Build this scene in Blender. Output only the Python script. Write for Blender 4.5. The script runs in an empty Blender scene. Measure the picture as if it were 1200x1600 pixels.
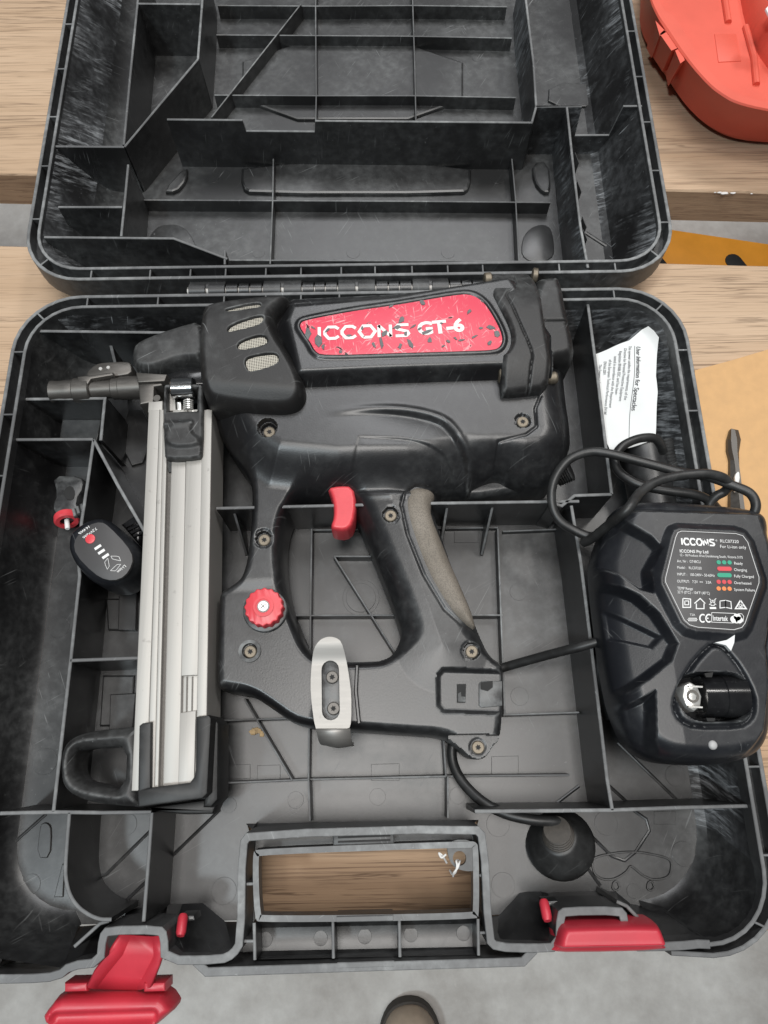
import bpy, math, random
import numpy as np
random.seed(4); np.random.seed(4)
SC = bpy.context.scene
COL = SC.collection
R = math.radians

# ------------------------------------------------------------------ camera
F_PX, TILT, YAW = 1120.0, R(18.5), R(-1.0)
ZR = 0.062                                  # rim height of the open case
CZ = ZR + 0.465
cam_d = bpy.data.cameras.new("camera"); cam = bpy.data.objects.new("camera", cam_d); COL.objects.link(cam)
cam.location = (0, 0, CZ); cam.rotation_euler = (TILT, 0, YAW)
cam_d.sensor_fit = 'VERTICAL'; cam_d.sensor_height = 24.0
cam_d.lens = 24.0 * F_PX / 1600.0
cam_d.clip_start = 0.01; cam_d.clip_end = 50
SC.camera = cam

# ------------------------------------------------------------------ light
W = bpy.data.worlds.new("World"); SC.world = W; W.use_nodes = True
W.node_tree.nodes["Background"].inputs[0].default_value = (0.90, 0.95, 1.0, 1)
W.node_tree.nodes["Background"].inputs[1].default_value = 0.075

def area(name, loc, target, sx, sy, power, col):
    d = bpy.data.lights.new(name, 'AREA'); d.shape = 'RECTANGLE'; d.size = sx; d.size_y = sy
    d.energy = power; d.color = col
    o = bpy.data.objects.new(name, d); COL.objects.link(o); o.location = loc
    v = np.array(target, float) - np.array(loc, float); v /= np.linalg.norm(v)
    o.rotation_euler = (math.acos(-v[2]), 0, math.atan2(v[0], -v[1]) + math.pi) if abs(v[2]) < .9999 else (0, 0, 0)
    o.rotation_euler = __import__('mathutils').Vector(v).to_track_quat('-Z', 'Y').to_euler()
    return o
area("ceiling_light_panel", (0.05, -0.15, 3.6), (0.05, -0.15, 0), 1.5, 1.5, 72, (1.0, 0.97, 0.935))
area("high_bay_lamp", (-1.7, -1.5, 4.2), (0, 0.1, 0), 0.42, 0.42, 66, (0.84, 0.95, 1.0))
area("high_bay_lamp_2", (1.9, 2.0, 4.2), (0.2, 0.3, 0), 0.6, 0.6, 44, (1.0, 0.97, 0.93))
area("ceiling_light_panel_2", (0.1, 2.7, 3.6), (0.1, 2.2, 0), 1.7, 1.5, 58, (0.97, 0.98, 1.0))

SC.view_settings.view_transform = 'Standard'; SC.view_settings.look = 'None'
SC.view_settings.exposure = 0.22; SC.view_settings.gamma = 1.0
SC.render.engine = 'CYCLES'; SC.cycles.max_bounces = 6

# ------------------------------------------------------------------ geometry helpers
_ct, _st, _cy, _sy = math.cos(TILT), math.sin(TILT), math.cos(YAW), math.sin(YAW)
def at(px, py, z):
    """point of the horizontal plane z seen at a spot of the photograph"""
    u, v = (px - 600) / F_PX, -(py - 800) / F_PX
    x, y, w = u, v * _ct + _st, v * _st - _ct
    x, y = x * _cy - y * _sy, x * _sy + y * _cy
    s = (z - CZ) / w
    return (x * s, y * s)
def pp(lst, z): return [at(a, b, z) for a, b in lst]

def area2(p): return sum(p[i-1][0]*p[i][1]-p[i][0]*p[i-1][1] for i in range(len(p))) / 2
def ccw(p): return list(p) if area2(p) > 0 else list(p)[::-1]
def chaikin(p, n=2, closed=True):
    p = [tuple(q) for q in p]
    for _ in range(n):
        o = []
        m = len(p)
        for i in range(m if closed else m-1):
            a, b = np.array(p[i]), np.array(p[(i+1) % m])
            o += [tuple(a*.75+b*.25), tuple(a*.25+b*.75)]
        if not closed: o = [p[0]] + o + [p[-1]]
        p = o
    return p
def catmull(p, n=8):
    P = [np.array(q, float) for q in p]; P = [2*P[0]-P[1]] + P + [2*P[-1]-P[-2]]
    out = []
    for i in range(1, len(P)-2):
        for k in range(n):
            t = k/n
            out.append(.5*(2*P[i]+(P[i+1]-P[i-1])*t+(2*P[i-1]-5*P[i]+4*P[i+1]-P[i+2])*t*t+(3*P[i]-P[i-1]-3*P[i+1]+P[i+2])*t**3))
    out.append(P[-2]); return [tuple(q) for q in out]
def offset(path, d, closed=True):
    """shift to the left of the walking direction (inwards for a ccw polygon)"""
    n = len(path); out = []
    for i in range(n):
        a = path[i-1] if (closed or i > 0) else None
        c = path[(i+1) % n] if (closed or i < n-1) else None
        b = path[i]; ns = []
        for s, e in ((a, b), (b, c)):
            if s is None or e is None: continue
            dx, dy = e[0]-s[0], e[1]-s[1]; l = math.hypot(dx, dy)
            if l > 1e-9: ns.append((-dy/l, dx/l))
        if not ns: out.append(b); continue
        nx, ny = sum(q[0] for q in ns)/len(ns), sum(q[1] for q in ns)/len(ns)
        k = max(nx*nx+ny*ny, .25)
        out.append((b[0]+nx*d/k, b[1]+ny*d/k))
    return out
def rrect(x0, x1, y0, y1, r, n=8):
    o = []
    for cx, cy, a0 in ((x1-r, y1-r, 0), (x0+r, y1-r, 90), (x0+r, y0+r, 180), (x1-r, y0+r, 270)):
        for k in range(n+1):
            a = R(a0 + 90*k/n); o.append((cx+r*math.cos(a), cy+r*math.sin(a)))
    return o
def circle(c, r, n=20): return [(c[0]+r*math.cos(2*math.pi*k/n), c[1]+r*math.sin(2*math.pi*k/n)) for k in range(n)]
def stadium(a, b, r, n=8):
    an = math.atan2(b[1]-a[1], b[0]-a[0]); o = []
    for c, s in ((b, -90), (a, 90)):
        for k in range(n+1):
            t = an + R(s + 180*k/n); o.append((c[0]+r*math.cos(t), c[1]+r*math.sin(t)))
    return o

def wloc(o):
    x = np.zeros(3)
    while o is not None: x += np.array(o.location); o = o.parent
    return x

class MB:
    def __init__(s): s.v, s.f, s.m = [], [], []
    def add(s, v, f, m=0):
        b = len(s.v); s.v += [tuple(map(float, q)) for q in v]
        for i, q in enumerate(f):
            s.f.append(tuple(b+j for j in q)); s.m.append(m[i] if isinstance(m, list) else m)
        return s
    def prism(s, poly, z0, z1, ch=0, m=0, mt=None, bottom=True):
        p = ccw(poly); n = len(p); mt = m if mt is None else mt
        rings = [(p, z0)]
        if ch > 0: rings += [(p, z1-ch), (offset(p, ch*.35), z1-ch*.3), (offset(p, ch), z1)]
        else: rings += [(p, z1)]
        v = [(x, y, z) for q, z in rings for x, y in q]; f = []; ms = []
        for k in range(len(rings)-1):
            for i in range(n):
                j = (i+1) % n; f.append((k*n+i, k*n+j, (k+1)*n+j, (k+1)*n+i)); ms.append(m if k == 0 else mt)
        f.append(tuple((len(rings)-1)*n+i for i in range(n))); ms.append(mt)
        if bottom: f.append(tuple(range(n))[::-1]); ms.append(m)
        return s.add(v, f, ms)
    def frame(s, outer, inner, z0, z1, m=0, mt=None):
        """ring between two outlines of equal count"""
        n = len(outer); mt = m if mt is None else mt
        v = [(x, y, z) for q, z in ((outer, z0), (outer, z1), (inner, z1), (inner, z0)) for x, y in q]; f = []; ms = []
        for k in range(4):
            for i in range(n):
                j = (i+1) % n; f.append((k*n+i, k*n+j, ((k+1) % 4)*n+j, ((k+1) % 4)*n+i)); ms.append(mt if k == 1 else m)
        return s.add(v, f, ms)
    def wall(s, path, z0, z1, t=.002, draft=.0006, closed=False, m=0, mt=1):
        n = len(path); z1 = list(z1) if isinstance(z1, (list, tuple)) else [z1]*n
        z0 = list(z0) if isinstance(z0, (list, tuple)) else [z0]*n
        h = t/2; c = .0004
        A = [(offset(path, -(h+draft), closed), [z for z in z0]), (offset(path, -h, closed), [z-c for z in z1]), (offset(path, -h+c, closed), z1),
             (offset(path, h-c, closed), z1), (offset(path, h, closed), [z-c for z in z1]), (offset(path, h+draft, closed), [z for z in z0])]
        v = [(p[0], p[1], z) for q, zs in A for p, z in zip(q, zs)]; f = []; ms = []
        for k in range(5):
            for i in range(n if closed else n-1):
                j = (i+1) % n; f.append((k*n+i, k*n+j, (k+1)*n+j, (k+1)*n+i)); ms.append(mt if k in (1, 2, 3) else m)
        if not closed:
            f += [tuple(k*n for k in range(6)), tuple(k*n+n-1 for k in range(6))[::-1]]; ms += [m, m]
        return s.add(v, f, ms)
    def loft(s, rings, closed=True, m=0, cap=False):
        n = len(rings[0]); v = [q for r in rings for q in r]; f = []
        for k in range(len(rings)-1):
            for i in range(n if closed else n-1):
                j = (i+1) % n; f.append((k*n+i, k*n+j, (k+1)*n+j, (k+1)*n+i))
        if cap: f += [tuple(range(n))[::-1], tuple((len(rings)-1)*n+i for i in range(n))]
        return s.add(v, f, m)
    def tube(s, path, r, n=10, m=0, flat=1.0):
        P = [np.array(q, float) for q in path]; rr = r if isinstance(r, (list, tuple)) else [r]*len(P)
        rings = []; up = np.array([0, 0, 1.0])
        for i, p in enumerate(P):
            t = P[min(i+1, len(P)-1)]-P[max(i-1, 0)]; t /= np.linalg.norm(t)+1e-12
            a = np.cross(t, up)
            if np.linalg.norm(a) < .05: a = np.cross(t, np.array([1., 0, 0]))
            a /= np.linalg.norm(a); b = np.cross(a, t)
            rings.append([tuple(p+rr[i]*(math.cos(2*math.pi*k/n)*a+math.sin(2*math.pi*k/n)*flat*b)) for k in range(n)])
        return s.loft(rings, True, m, True)
    def lathe(s, a, b, prof, n=20, m=0):
        """prof: (fraction along a-b, radius)"""
        a, b = np.array(a, float), np.array(b, float); t = (b-a)/np.linalg.norm(b-a)
        u = np.cross(t, [0, 0, 1.0]); u = np.array([1., 0, 0]) if np.linalg.norm(u) < .01 else u/np.linalg.norm(u)
        w = np.cross(u, t)
        rings = [[tuple(a+(b-a)*q+r*(math.cos(2*math.pi*k/n)*u+math.sin(2*math.pi*k/n)*w)) for k in range(n)] for q, r in prof]
        return s.loft(rings, True, m, True)
    def build(s, name, mats, parent=None, smooth=30):
        me = bpy.data.meshes.new(name); off = wloc(parent) if parent else np.zeros(3)
        me.from_pydata([tuple(np.array(q)-off) for q in s.v], [], s.f)
        return finish(me, name, mats, parent, smooth, s.m)

def finish(me, name, mats, parent, smooth, midx=None):
    for mt in (mats if isinstance(mats, (list, tuple)) else [mats]): me.materials.append(mt)
    if midx is not None and len(me.materials) > 1:
        me.polygons.foreach_set("material_index", [min(i, len(me.materials)-1) for i in midx])
    me.update()
    if smooth:
        me.shade_smooth(); me.set_sharp_from_angle(angle=R(smooth))
    o = bpy.data.objects.new(name, me); COL.objects.link(o); o.parent = parent
    return o

def thing(name, label, cat, loc=(0, 0, 0), group=None):
    o = bpy.data.objects.new(name, None); COL.objects.link(o); o.location = loc
    o.empty_display_size = .02; tag(o, label, cat, group); return o
def tag(o, label, cat, group=None):
    o['label'] = label; o['category'] = cat
    if group: o['group'] = group
    return o

# distance-field relief: one mesh whose upper surface is a height function
def seg_dist(path, X, Y, closed=False):
    d = np.full(X.shape, 1e9); n = len(path)
    for i in range(n if closed else n-1):
        ax, ay = path[i]; bx, by = path[(i+1) % n]; vx, vy = bx-ax, by-ay; L = vx*vx+vy*vy+1e-18
        t = np.clip(((X-ax)*vx+(Y-ay)*vy)/L, 0, 1)
        d = np.minimum(d, (X-ax-t*vx)**2+(Y-ay-t*vy)**2)
    return np.sqrt(d)
def sdf(poly, X, Y):
    d = seg_dist(poly, X, Y, True); ins = np.zeros(X.shape, bool); n = len(poly)
    for i in range(n):
        ax, ay = poly[i]; bx, by = poly[(i+1) % n]
        if ay == by: continue
        c = ((ay > Y) != (by > Y)) & (X < (bx-ax)*(Y-ay)/(by-ay)+ax); ins ^= c
    return np.where(ins, d, -d)
def sstep(a, b, x):
    t = np.clip((x-a)/(b-a), 0, 1); return t*t*(3-2*t)
def dome(D, r): return np.sqrt(np.clip(1-(1-np.clip(D/r, 0, 1))**2, 0, 1))
def relief(name, poly, fn, zbase, mats, parent, res=.0009, holes=(), smooth=40, mfn=None):
    P = np.array(poly); x0, y0 = P.min(0)-2*res; x1, y1 = P.max(0)+2*res
    nx, ny = int((x1-x0)/res)+2, int((y1-y0)/res)+2
    X, Y = np.meshgrid(x0+np.arange(nx)*res, y0+np.arange(ny)*res)
    D = sdf(poly, X, Y)
    for h in holes: D = np.minimum(D, -sdf(h, X, Y))
    gy, gx = np.gradient(D, res); g2 = np.maximum(gx*gx+gy*gy, .3)
    ok = D > -.55*res
    cell = ok[:-1, :-1] & ok[1:, :-1] & ok[:-1, 1:] & ok[1:, 1:]
    cnt = np.zeros((ny, nx), int)
    for a in (0, 1):
        for b in (0, 1): cnt[a:ny-1+a, b:nx-1+b] += cell
    used = cnt > 0; bnd = used & (cnt < 4)
    X = np.where(bnd, X-gx*D/g2, X); Y = np.where(bnd, Y-gy*D/g2, Y); D = np.where(bnd, 0, np.maximum(D, 0))
    idx = -np.ones((ny, nx), int); idx[used] = np.arange(used.sum())
    vx, vy = X[used], Y[used]; Z = fn(vx, vy, D[used])
    V = np.stack([vx, vy, Z], 1)
    ci, cj = np.nonzero(cell)
    q = np.stack([idx[ci, cj], idx[ci, cj+1], idx[ci+1, cj+1], idx[ci+1, cj]], 1)
    e = np.concatenate([q[:, [k, (k+1) % 4]] for k in range(4)])
    key = {}
    es = np.sort(e, 1); code = es[:, 0]*10**7+es[:, 1]
    u, first, c = np.unique(code, return_index=True, return_counts=True)
    be = e[first[c == 1]]
    bv = np.unique(be); mp = -np.ones(len(V), int); mp[bv] = len(V)+np.arange(len(bv))
    low = V[bv].copy(); low[:, 2] = zbase
    side = np.stack([be[:, 1], be[:, 0], mp[be[:, 0]], mp[be[:, 1]]], 1)
    V = np.concatenate([V, low]); Q = np.concatenate([q, side])
    V = V-(wloc(parent) if parent else 0)
    me = bpy.data.meshes.new(name)
    me.vertices.add(len(V)); me.vertices.foreach_set("co", V.astype(np.float32).ravel())
    me.loops.add(Q.size); me.loops.foreach_set("vertex_index", Q.astype(np.int32).ravel())
    me.polygons.add(len(Q)); me.polygons.foreach_set("loop_start", (np.arange(len(Q))*4).astype(np.int32))
    me.update(calc_edges=True); me.validate()
    mi = None
    if mfn is not None:
        cx = V[Q].mean(1)+(wloc(parent) if parent else 0); mi = mfn(cx[:, 0], cx[:, 1], cx[:, 2]).astype(int).tolist()
    return finish(me, name, mats, parent, smooth, mi)

def text_mesh(mb, body, px, py, z, h, ang=0, m=0, align='LEFT', sx=1.0, zf=None, bold=0.0, world=None):
    """flat print: built-in font, cap height h, baseline start at the given spot"""
    cu = bpy.data.curves.new("print", 'FONT'); cu.body = body; cu.align_x = align; cu.size = h/0.72
    cu.resolution_u = 3; cu.offset = bold
    ob = bpy.data.objects.new("print", cu); me = bpy.data.meshes.new_from_object(ob)
    x, y = world if world else at(px, py, z); c, s = math.cos(ang), math.sin(ang)
    V = []
    for v in me.vertices:
        a, b = v.co.x*sx, v.co.y; X, Y = x+a*c-b*s, y+a*s+b*c
        V.append((X, Y, zf(X, Y) if zf else z))
    mb.add(V, [tuple(p.vertices) for p in me.polygons], m)
    bpy.data.objects.remove(ob); bpy.data.meshes.remove(me); bpy.data.curves.remove(cu)

# ------------------------------------------------------------------ materials
def lin(c): return tuple((x/255/12.92 if x <= 10 else ((x/255+.055)/1.055)**2.4) for x in c)+(1,)
class NT:
    def __init__(s, name):
        s.mat = bpy.data.materials.new(name); s.mat.use_nodes = True; s.t = s.mat.node_tree
        s.b = s.t.nodes["Principled BSDF"]; s.co = s.n("ShaderNodeTexCoord")
    def n(s, kind, **kw):
        q = s.t.nodes.new(kind)
        for k, v in kw.items(): setattr(q, k, v)
        return q
    def l(s, a, b): s.t.links.new(a, b)
    def map(s, sc=(1, 1, 1), rot=(0, 0, 0)):
        q = s.n("ShaderNodeMapping")
        if any(rot): q.vector_type = 'TEXTURE'; sc = tuple(1/x for x in sc)     # turn first, then stretch
        q.inputs["Scale"].default_value = sc; q.inputs["Rotation"].default_value = rot
        s.l(s.co.outputs["Object"], q.inputs["Vector"]); return q.outputs[0]
    def noise(s, scale, vec=None, detail=4, rough=.55, dist=0):
        q = s.n("ShaderNodeTexNoise"); q.inputs["Scale"].default_value = scale; q.inputs["Detail"].default_value = detail
        q.inputs["Roughness"].default_value = rough; q.inputs["Distortion"].default_value = dist
        s.l(vec if vec else s.co.outputs["Object"], q.inputs["Vector"]); return q.outputs["Fac"]
    def ramp(s, x, *stops, mode='LINEAR'):
        q = s.n("ShaderNodeValToRGB"); s.l(x, q.inputs[0]); e = q.color_ramp.elements; q.color_ramp.interpolation = mode
        while len(e) < len(stops): e.new(.5)
        for i, (p, c) in enumerate(stops):
            e[i].position = p; e[i].color = c if isinstance(c, tuple) else (c, c, c, 1)
        return q.outputs[0]
    def math(s, op, a, b, clamp=False):
        q = s.n("ShaderNodeMath", operation=op); q.use_clamp = clamp
        for i, x in enumerate((a, b)):
            if isinstance(x, (int, float)): q.inputs[i].default_value = x
            else: s.l(x, q.inputs[i])
        return q.outputs[0]
    def mix(s, f, a, b):
        q = s.n("ShaderNodeMix", data_type='RGBA')
        for i, x in ((0, f), (6, a), (7, b)):
            if isinstance(x, (int, float)): q.inputs[i].default_value = x
            elif isinstance(x, tuple): q.inputs[i].default_value = x
            else: s.l(x, q.inputs[i])
        return q.outputs[2]
    def set(s, **kw):
        for k, v in kw.items():
            i = s.b.inputs[k.replace('_', ' ')]
            if isinstance(v, (int, float, tuple)): i.default_value = v
            else: s.l(v, i)
    def bump(s, x, strength=.2, dist=.0005):
        q = s.n("ShaderNodeBump"); q.inputs["Strength"].default_value = strength; q.inputs["Distance"].default_value = dist
        s.l(x, q.inputs["Height"]); s.l(q.outputs[0], s.b.inputs["Normal"])

def plastic(name, base=(.016, .016, .0165, 1), rough=.42, dust=.25, scuff=.3, streak=None, dustc=(.27, .28, .28, 1), spec=.5, grain=.12, edge=0.0):
    """moulded plastic with dust film, chalky scuffs and fine scratches"""
    t = NT(name)
    d1 = t.ramp(t.noise(10, detail=7, rough=.62), (.42, 0.), (.66, 1.))
    d2 = t.ramp(t.noise(160, detail=3), (.35, .35), (.7, 1.))
    dm = t.math('MULTIPLY', t.math('MULTIPLY', d1, d2), dust)
    speck = t.ramp(t.noise(420, detail=2), (.70, 0.), (.78, 1.))
    sm = t.ramp(t.noise(9, detail=3), (.45, 0.), (.65, 1.))
    tot = t.math('ADD', dm, t.math('MULTIPLY', t.math('MULTIPLY', speck, sm), scuff), True)
    for rot, sc in (((0, 0, .5), (30, 900, 30)), ((.4, .3, 2.1), (40, 1000, 40)), ((.2, .9, 1.2), (30, 800, 30))):
        s1 = t.ramp(t.noise(1, t.map(sc, rot), detail=1), (.70, 0.), (.76, 1.))
        g = t.ramp(t.noise(22, t.map((1, 1, 1), rot), detail=2), (.5, 0.), (.68, 1.))
        tot = t.math('ADD', tot, t.math('MULTIPLY', t.math('MULTIPLY', s1, g), scuff), True)
    if streak:
        st = t.ramp(t.noise(1, t.map(streak, (.45, .1, .15)), detail=7, rough=.72), (.47, 0.), (.66, 1.))
        pa = t.ramp(t.noise(11, detail=6, rough=.65), (.46, 0.), (.60, 1.))
        tot = t.math('ADD', tot, t.math('MULTIPLY', t.math('MULTIPLY', st, pa), .85), True)
    if edge:
        gm = t.n("ShaderNodeNewGeometry"); pe = t.ramp(gm.outputs["Pointiness"], (.515, 0.), (.56, 1.))
        tot = t.math('ADD', tot, t.math('MULTIPLY', t.math('MULTIPLY', pe, t.ramp(t.noise(130, detail=3), (.4, .1), (.65, 1.))), edge), True)
    t.set(Base_Color=t.mix(tot, base, dustc), Roughness=t.math('ADD', t.math('ADD', rough-.05, t.math('MULTIPLY', t.noise(11, detail=4), .10)), t.math('MULTIPLY', tot, .35), True))
    t.b.inputs["Specular IOR Level"].default_value = spec
    t.bump(t.noise(900, detail=2), grain, .0003)
    return t.mat
def simple(name, col, rough=.5, metal=0.0, var=.15, scale=60, bump=.05, bscale=500, spec=.5):
    t = NT(name); n = t.ramp(t.noise(scale, detail=5), (.3, 0.), (.7, 1.))
    dark = tuple(x*(1-var) for x in col[:3])+(1,); light = tuple(min(1, x*(1+var*.6)) for x in col[:3])+(1,)
    t.set(Base_Color=t.mix(n, dark, light), Roughness=t.math('ADD', rough-.06, t.math('MULTIPLY', n, .12)), Metallic=metal)
    t.b.inputs["Specular IOR Level"].default_value = spec
    t.bump(t.noise(bscale, detail=3), bump, .0004); return t.mat
def brushed(name, col, rough, metal, sc, var=.12, wear=.25):
    t = NT(name); n = t.noise(1, t.map(sc), detail=3); w = t.ramp(t.noise(120, detail=4), (.66, 0.), (.72, 1.))
    c = t.mix(n, tuple(x*(1-var) for x in col[:3])+(1,), tuple(min(1, x*(1+var)) for x in col[:3])+(1,))
    t.set(Base_Color=t.mix(t.math('MULTIPLY', w, wear), c, (.12, .11, .10, 1)), Roughness=t.math('ADD', rough-.08, t.math('MULTIPLY', n, .16)), Metallic=metal)
    t.bump(n, .06, .0003); return t.mat
def wood(name, light, mid, dark, gscale=1.0):
    t = NT(name)
    g1 = t.noise(1, t.map((1.5*gscale, 34, 34)), detail=5, rough=.6, dist=.6)
    g2 = t.noise(1, t.map((7, 420, 420)), detail=4, rough=.65, dist=.4)
    g3 = t.noise(1, t.map((14, 1300, 1300)), detail=2)
    sel = t.ramp(t.noise(1, t.map((4, 26, 26)), detail=2), (.36, .1), (.56, 1.))
    ln = t.noise(1, t.map((5.0, 190, 190)), detail=4, rough=.55, dist=.6)
    lines = t.ramp(ln, (.525, 0.), (.55, 1.), (.565, .9), (.60, 0.))
    ln2 = t.ramp(t.noise(1, t.map((16.0, 800, 800)), detail=3, rough=.6, dist=.3), (.56, 0.), (.64, 1.))
    broad = t.ramp(t.noise(2.5, detail=3), (.35, 0.), (.7, 1.))
    c = t.mix(t.ramp(g1, (.3, 0.), (.7, 1.)), light, mid)
    c = t.mix(t.math('MULTIPLY', t.ramp(g2, (.4, 0.), (.75, 1.)), .45), c, mid)
    c = t.mix(t.math('MULTIPLY', t.math('MULTIPLY', lines, sel), .68), c, dark)
    c = t.mix(t.math('MULTIPLY', ln2, .36), c, dark)
    c = t.mix(t.math('MULTIPLY', broad, .10), c, dark)
    t.set(Base_Color=c, Roughness=.62); t.b.inputs["Specular IOR Level"].default_value = .3
    t.bump(t.math('ADD', g2, g3), .25, .0008); return t.mat

M = {}
M['case'] = plastic("black_case_plastic", base=(.009, .009, .0095, 1), rough=.33, dust=.20, scuff=.36, spec=.66, grain=.06)
M['lid'] = plastic("dusty_lid_plastic", base=(.012, .012, .0125, 1), rough=.38, dust=.26, scuff=.6, spec=.8)
M['chalk'] = plastic("chalk_scuffed_plastic", base=(.012, .012, .0125, 1), rough=.42, dust=.22, scuff=.7, streak=(60, 330, 30), dustc=(.40, .42, .44, 1))
M['edge'] = plastic("worn_plastic_edge", base=(.10, .101, .103, 1), rough=.5, dust=.9, scuff=.6, dustc=(.33, .34, .34, 1))
M['rim'] = plastic("rim_plastic", base=(.030, .030, .031, 1), rough=.42, dust=.4, scuff=.35)
M['gun'] = plastic("black_tool_plastic", base=(.0105, .0105, .0115, 1), rough=.34, dust=.15, scuff=.36, grain=.16, edge=.4, spec=.65)
M['gunworn'] = plastic("worn_tool_plastic", base=(.0125, .012, .012, 1), rough=.5, dust=.3, scuff=.6, grain=.25, edge=.6)
M['charger'] = plastic("charger_plastic", base=(.0095, .0105, .0135, 1), rough=.36, dust=.07, scuff=.3, grain=.12, edge=.3)
M['gloss'] = plastic("glossy_black_plastic", base=(.008, .008, .009, 1), rough=.16, dust=.05, scuff=.1, grain=.02)
M['rubber'] = plastic("black_rubber", base=(.012, .012, .012, 1), rough=.5, dust=.15, scuff=.1)
M['cable'] = plastic("cable_rubber", base=(.013, .013, .013, 1), rough=.42, dust=.10, scuff=.12, grain=.05)
M['deep'] = simple("cavity_shade_black", (.006, .006, .006, 1), .7)  # near-black fill standing in for the shade inside slots, bores and recesses
M['red'] = simple("red_latch_plastic", (.52, .035, .055, 1), .42, var=.12, scale=40)
M['knob'] = simple("red_knob_plastic", (.66, .06, .075, 1), .36, var=.10, scale=60)
M['redcase'] = simple("faded_red_plastic", (.70, .115, .075, 1), .5, var=.10, scale=18, bump=.12, bscale=700)
M['alu'] = brushed("matt_aluminium", (.405, .39, .365, 1), .5, .3, (900, 12, 12), var=.08, wear=.35)
M['steel'] = brushed("brushed_steel", (.30, .29, .275, 1), .5, .7, (60, 900, 900), var=.08, wear=.15)
M['darksteel'] = brushed("worn_dark_steel", (.115, .108, .10, 1), .46, .65, (120, 500, 500), var=.3, wear=.5)
M['chrome'] = brushed("polished_steel", (.55, .56, .57, 1), .16, 1.0, (50, 700, 700), var=.1, wear=.1)
M['screw'] = simple("bronzed_screw_steel", (.20, .17, .13, 1), .5, .6, var=.3, scale=300)
M['bright'] = simple("bright_contact_metal", (.8, .79, .76, 1), .3, .6, var=.1)
M['white'] = simple("white_print", (.78, .78, .77, 1), .5, var=.08)
M['greyprint'] = simple("grey_print", (.42, .42, .42, 1), .5, var=.1)
M['green'] = simple("green_print", (.03, .32, .20, 1), .5, var=.1)
M['pink'] = simple("red_print", (.62, .06, .075, 1), .5, var=.1)
M['orangep'] = simple("orange_print", (.80, .25, .07, 1), .5, var=.1)
M['plate'] = simple("charcoal_label_film", (.055, .053, .054, 1), .5, var=.08, scale=30)
M['paper'] = simple("white_paper", (.74, .755, .75, 1), .8, var=.06, scale=25)
M['ink'] = simple("black_ink", (.03, .03, .035, 1), .7)
M['card'] = simple("brown_cardboard", (.60, .36, .165, 1), .8, var=.07, scale=120, bump=.1, bscale=300)
M['wood'] = wood("pale_oak_board", (.58, .425, .295, 1), (.45, .31, .20, 1), (.15, .095, .06, 1))
M['wood2'] = wood("part_shaded_board", (.53, .36, .23, 1), (.40, .255, .155, 1), (.10, .055, .03, 1))  # wood tone browned partly by shading around the handle opening, put into the colour
M['woodend'] = wood("sawn_board_edge", (.52, .345, .22, 1), (.38, .24, .15, 1), (.20, .115, .07, 1), 3)
M['orange'] = simple("orange_painted_steel", (.90, .36, .02, 1), .5, var=.1, scale=20)
M['gripp'] = None
t = NT("grey_rubber_grip")
cc = t.ramp(t.noise(1300, detail=2), (.45, 0.), (.62, 1.)); wv = t.ramp(t.noise(40, detail=4), (.35, 0.), (.7, 1.))
t.set(Base_Color=t.mix(t.math('MULTIPLY', cc, .45), t.mix(wv, (.19, .165, .135, 1), (.25, .22, .185, 1)), (.075, .068, .058, 1)), Roughness=.72); t.bump(t.noise(1300, detail=2), .5, .0005)
M['gripp'] = t.mat
# torn red label film: chips show the plastic below, scratches show white
def chipmask(t, lo):
    n1 = t.noise(78, detail=4, rough=.5, dist=1.2); n2 = t.noise(24, detail=2); n3 = t.noise(260, detail=2, dist=.5)
    a = t.math('ADD', t.math('MULTIPLY', n1, .8), t.math('MULTIPLY', n2, .30))
    return t.math('MAXIMUM', a, t.math('ADD', t.math('MULTIPLY', n3, .7), t.math('MULTIPLY', n2, .30))), lo
t = NT("chipped_red_label")
cm, lo_ = chipmask(t, .685)
chips = t.ramp(cm, (lo_, 0.), (lo_+.012, 1.))
scr = None
for rot, sc in (((0, 0, .9), (60, 900, 60)), ((0, 0, 2.3), (70, 1000, 70)), ((0, 0, 1.7), (50, 900, 50)), ((0, 0, .3), (60, 1000, 60))):
    s1 = t.ramp(t.noise(1, t.map(sc, rot), detail=2, dist=.6), (.62, 0.), (.68, 1.)); g = t.ramp(t.noise(55, t.map((1, 1, 1), rot), detail=2), (.50, 0.), (.60, 1.))
    k = t.math('MULTIPLY', s1, g); scr = k if scr is None else t.math('ADD', scr, k, True)
rim = t.ramp(cm, (lo_-.03, 0.), (lo_-.012, .8), (lo_, 0.))
c = t.mix(t.math('MULTIPLY', t.math('ADD', scr, rim, True), .7), (.70, .068, .11, 1), (.82, .56, .56, 1))
t.set(Base_Color=t.mix(chips, c, (.015, .014, .014, 1)), Roughness=.45); M['label'] = t.mat
t = NT("chipped_white_print")
cm, lo_ = chipmask(t, .69)
t.set(Base_Color=t.mix(t.ramp(cm, (lo_, 0.), (lo_+.012, 1.)), (.82, .77, .74, 1), (.03, .02, .022, 1)), Roughness=.45); M['labelprint'] = t.mat
# wire gauze
t = NT("wire_gauze")
wv = []
for ax in ((1, 0, 0), (0, 1, 0)):
    w = t.n("ShaderNodeTexWave"); w.wave_type = 'BANDS'; w.bands_direction = 'X' if ax[0] else 'Y'; w.inputs["Scale"].default_value = 260
    t.l(t.map((1, 1, 1), (0, 0, .1)), w.inputs["Vector"]); wv.append(w.outputs["Fac"])
mx = t.math('MAXIMUM', wv[0], wv[1]); k = t.ramp(mx, (.55, 0.), (.8, 1.))
t.set(Base_Color=t.mix(k, (.03, .028, .025, 1), (.50, .47, .40, 1)), Roughness=.5, Metallic=.3); t.bump(mx, .5, .0005); M['gauze'] = t.mat
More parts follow.
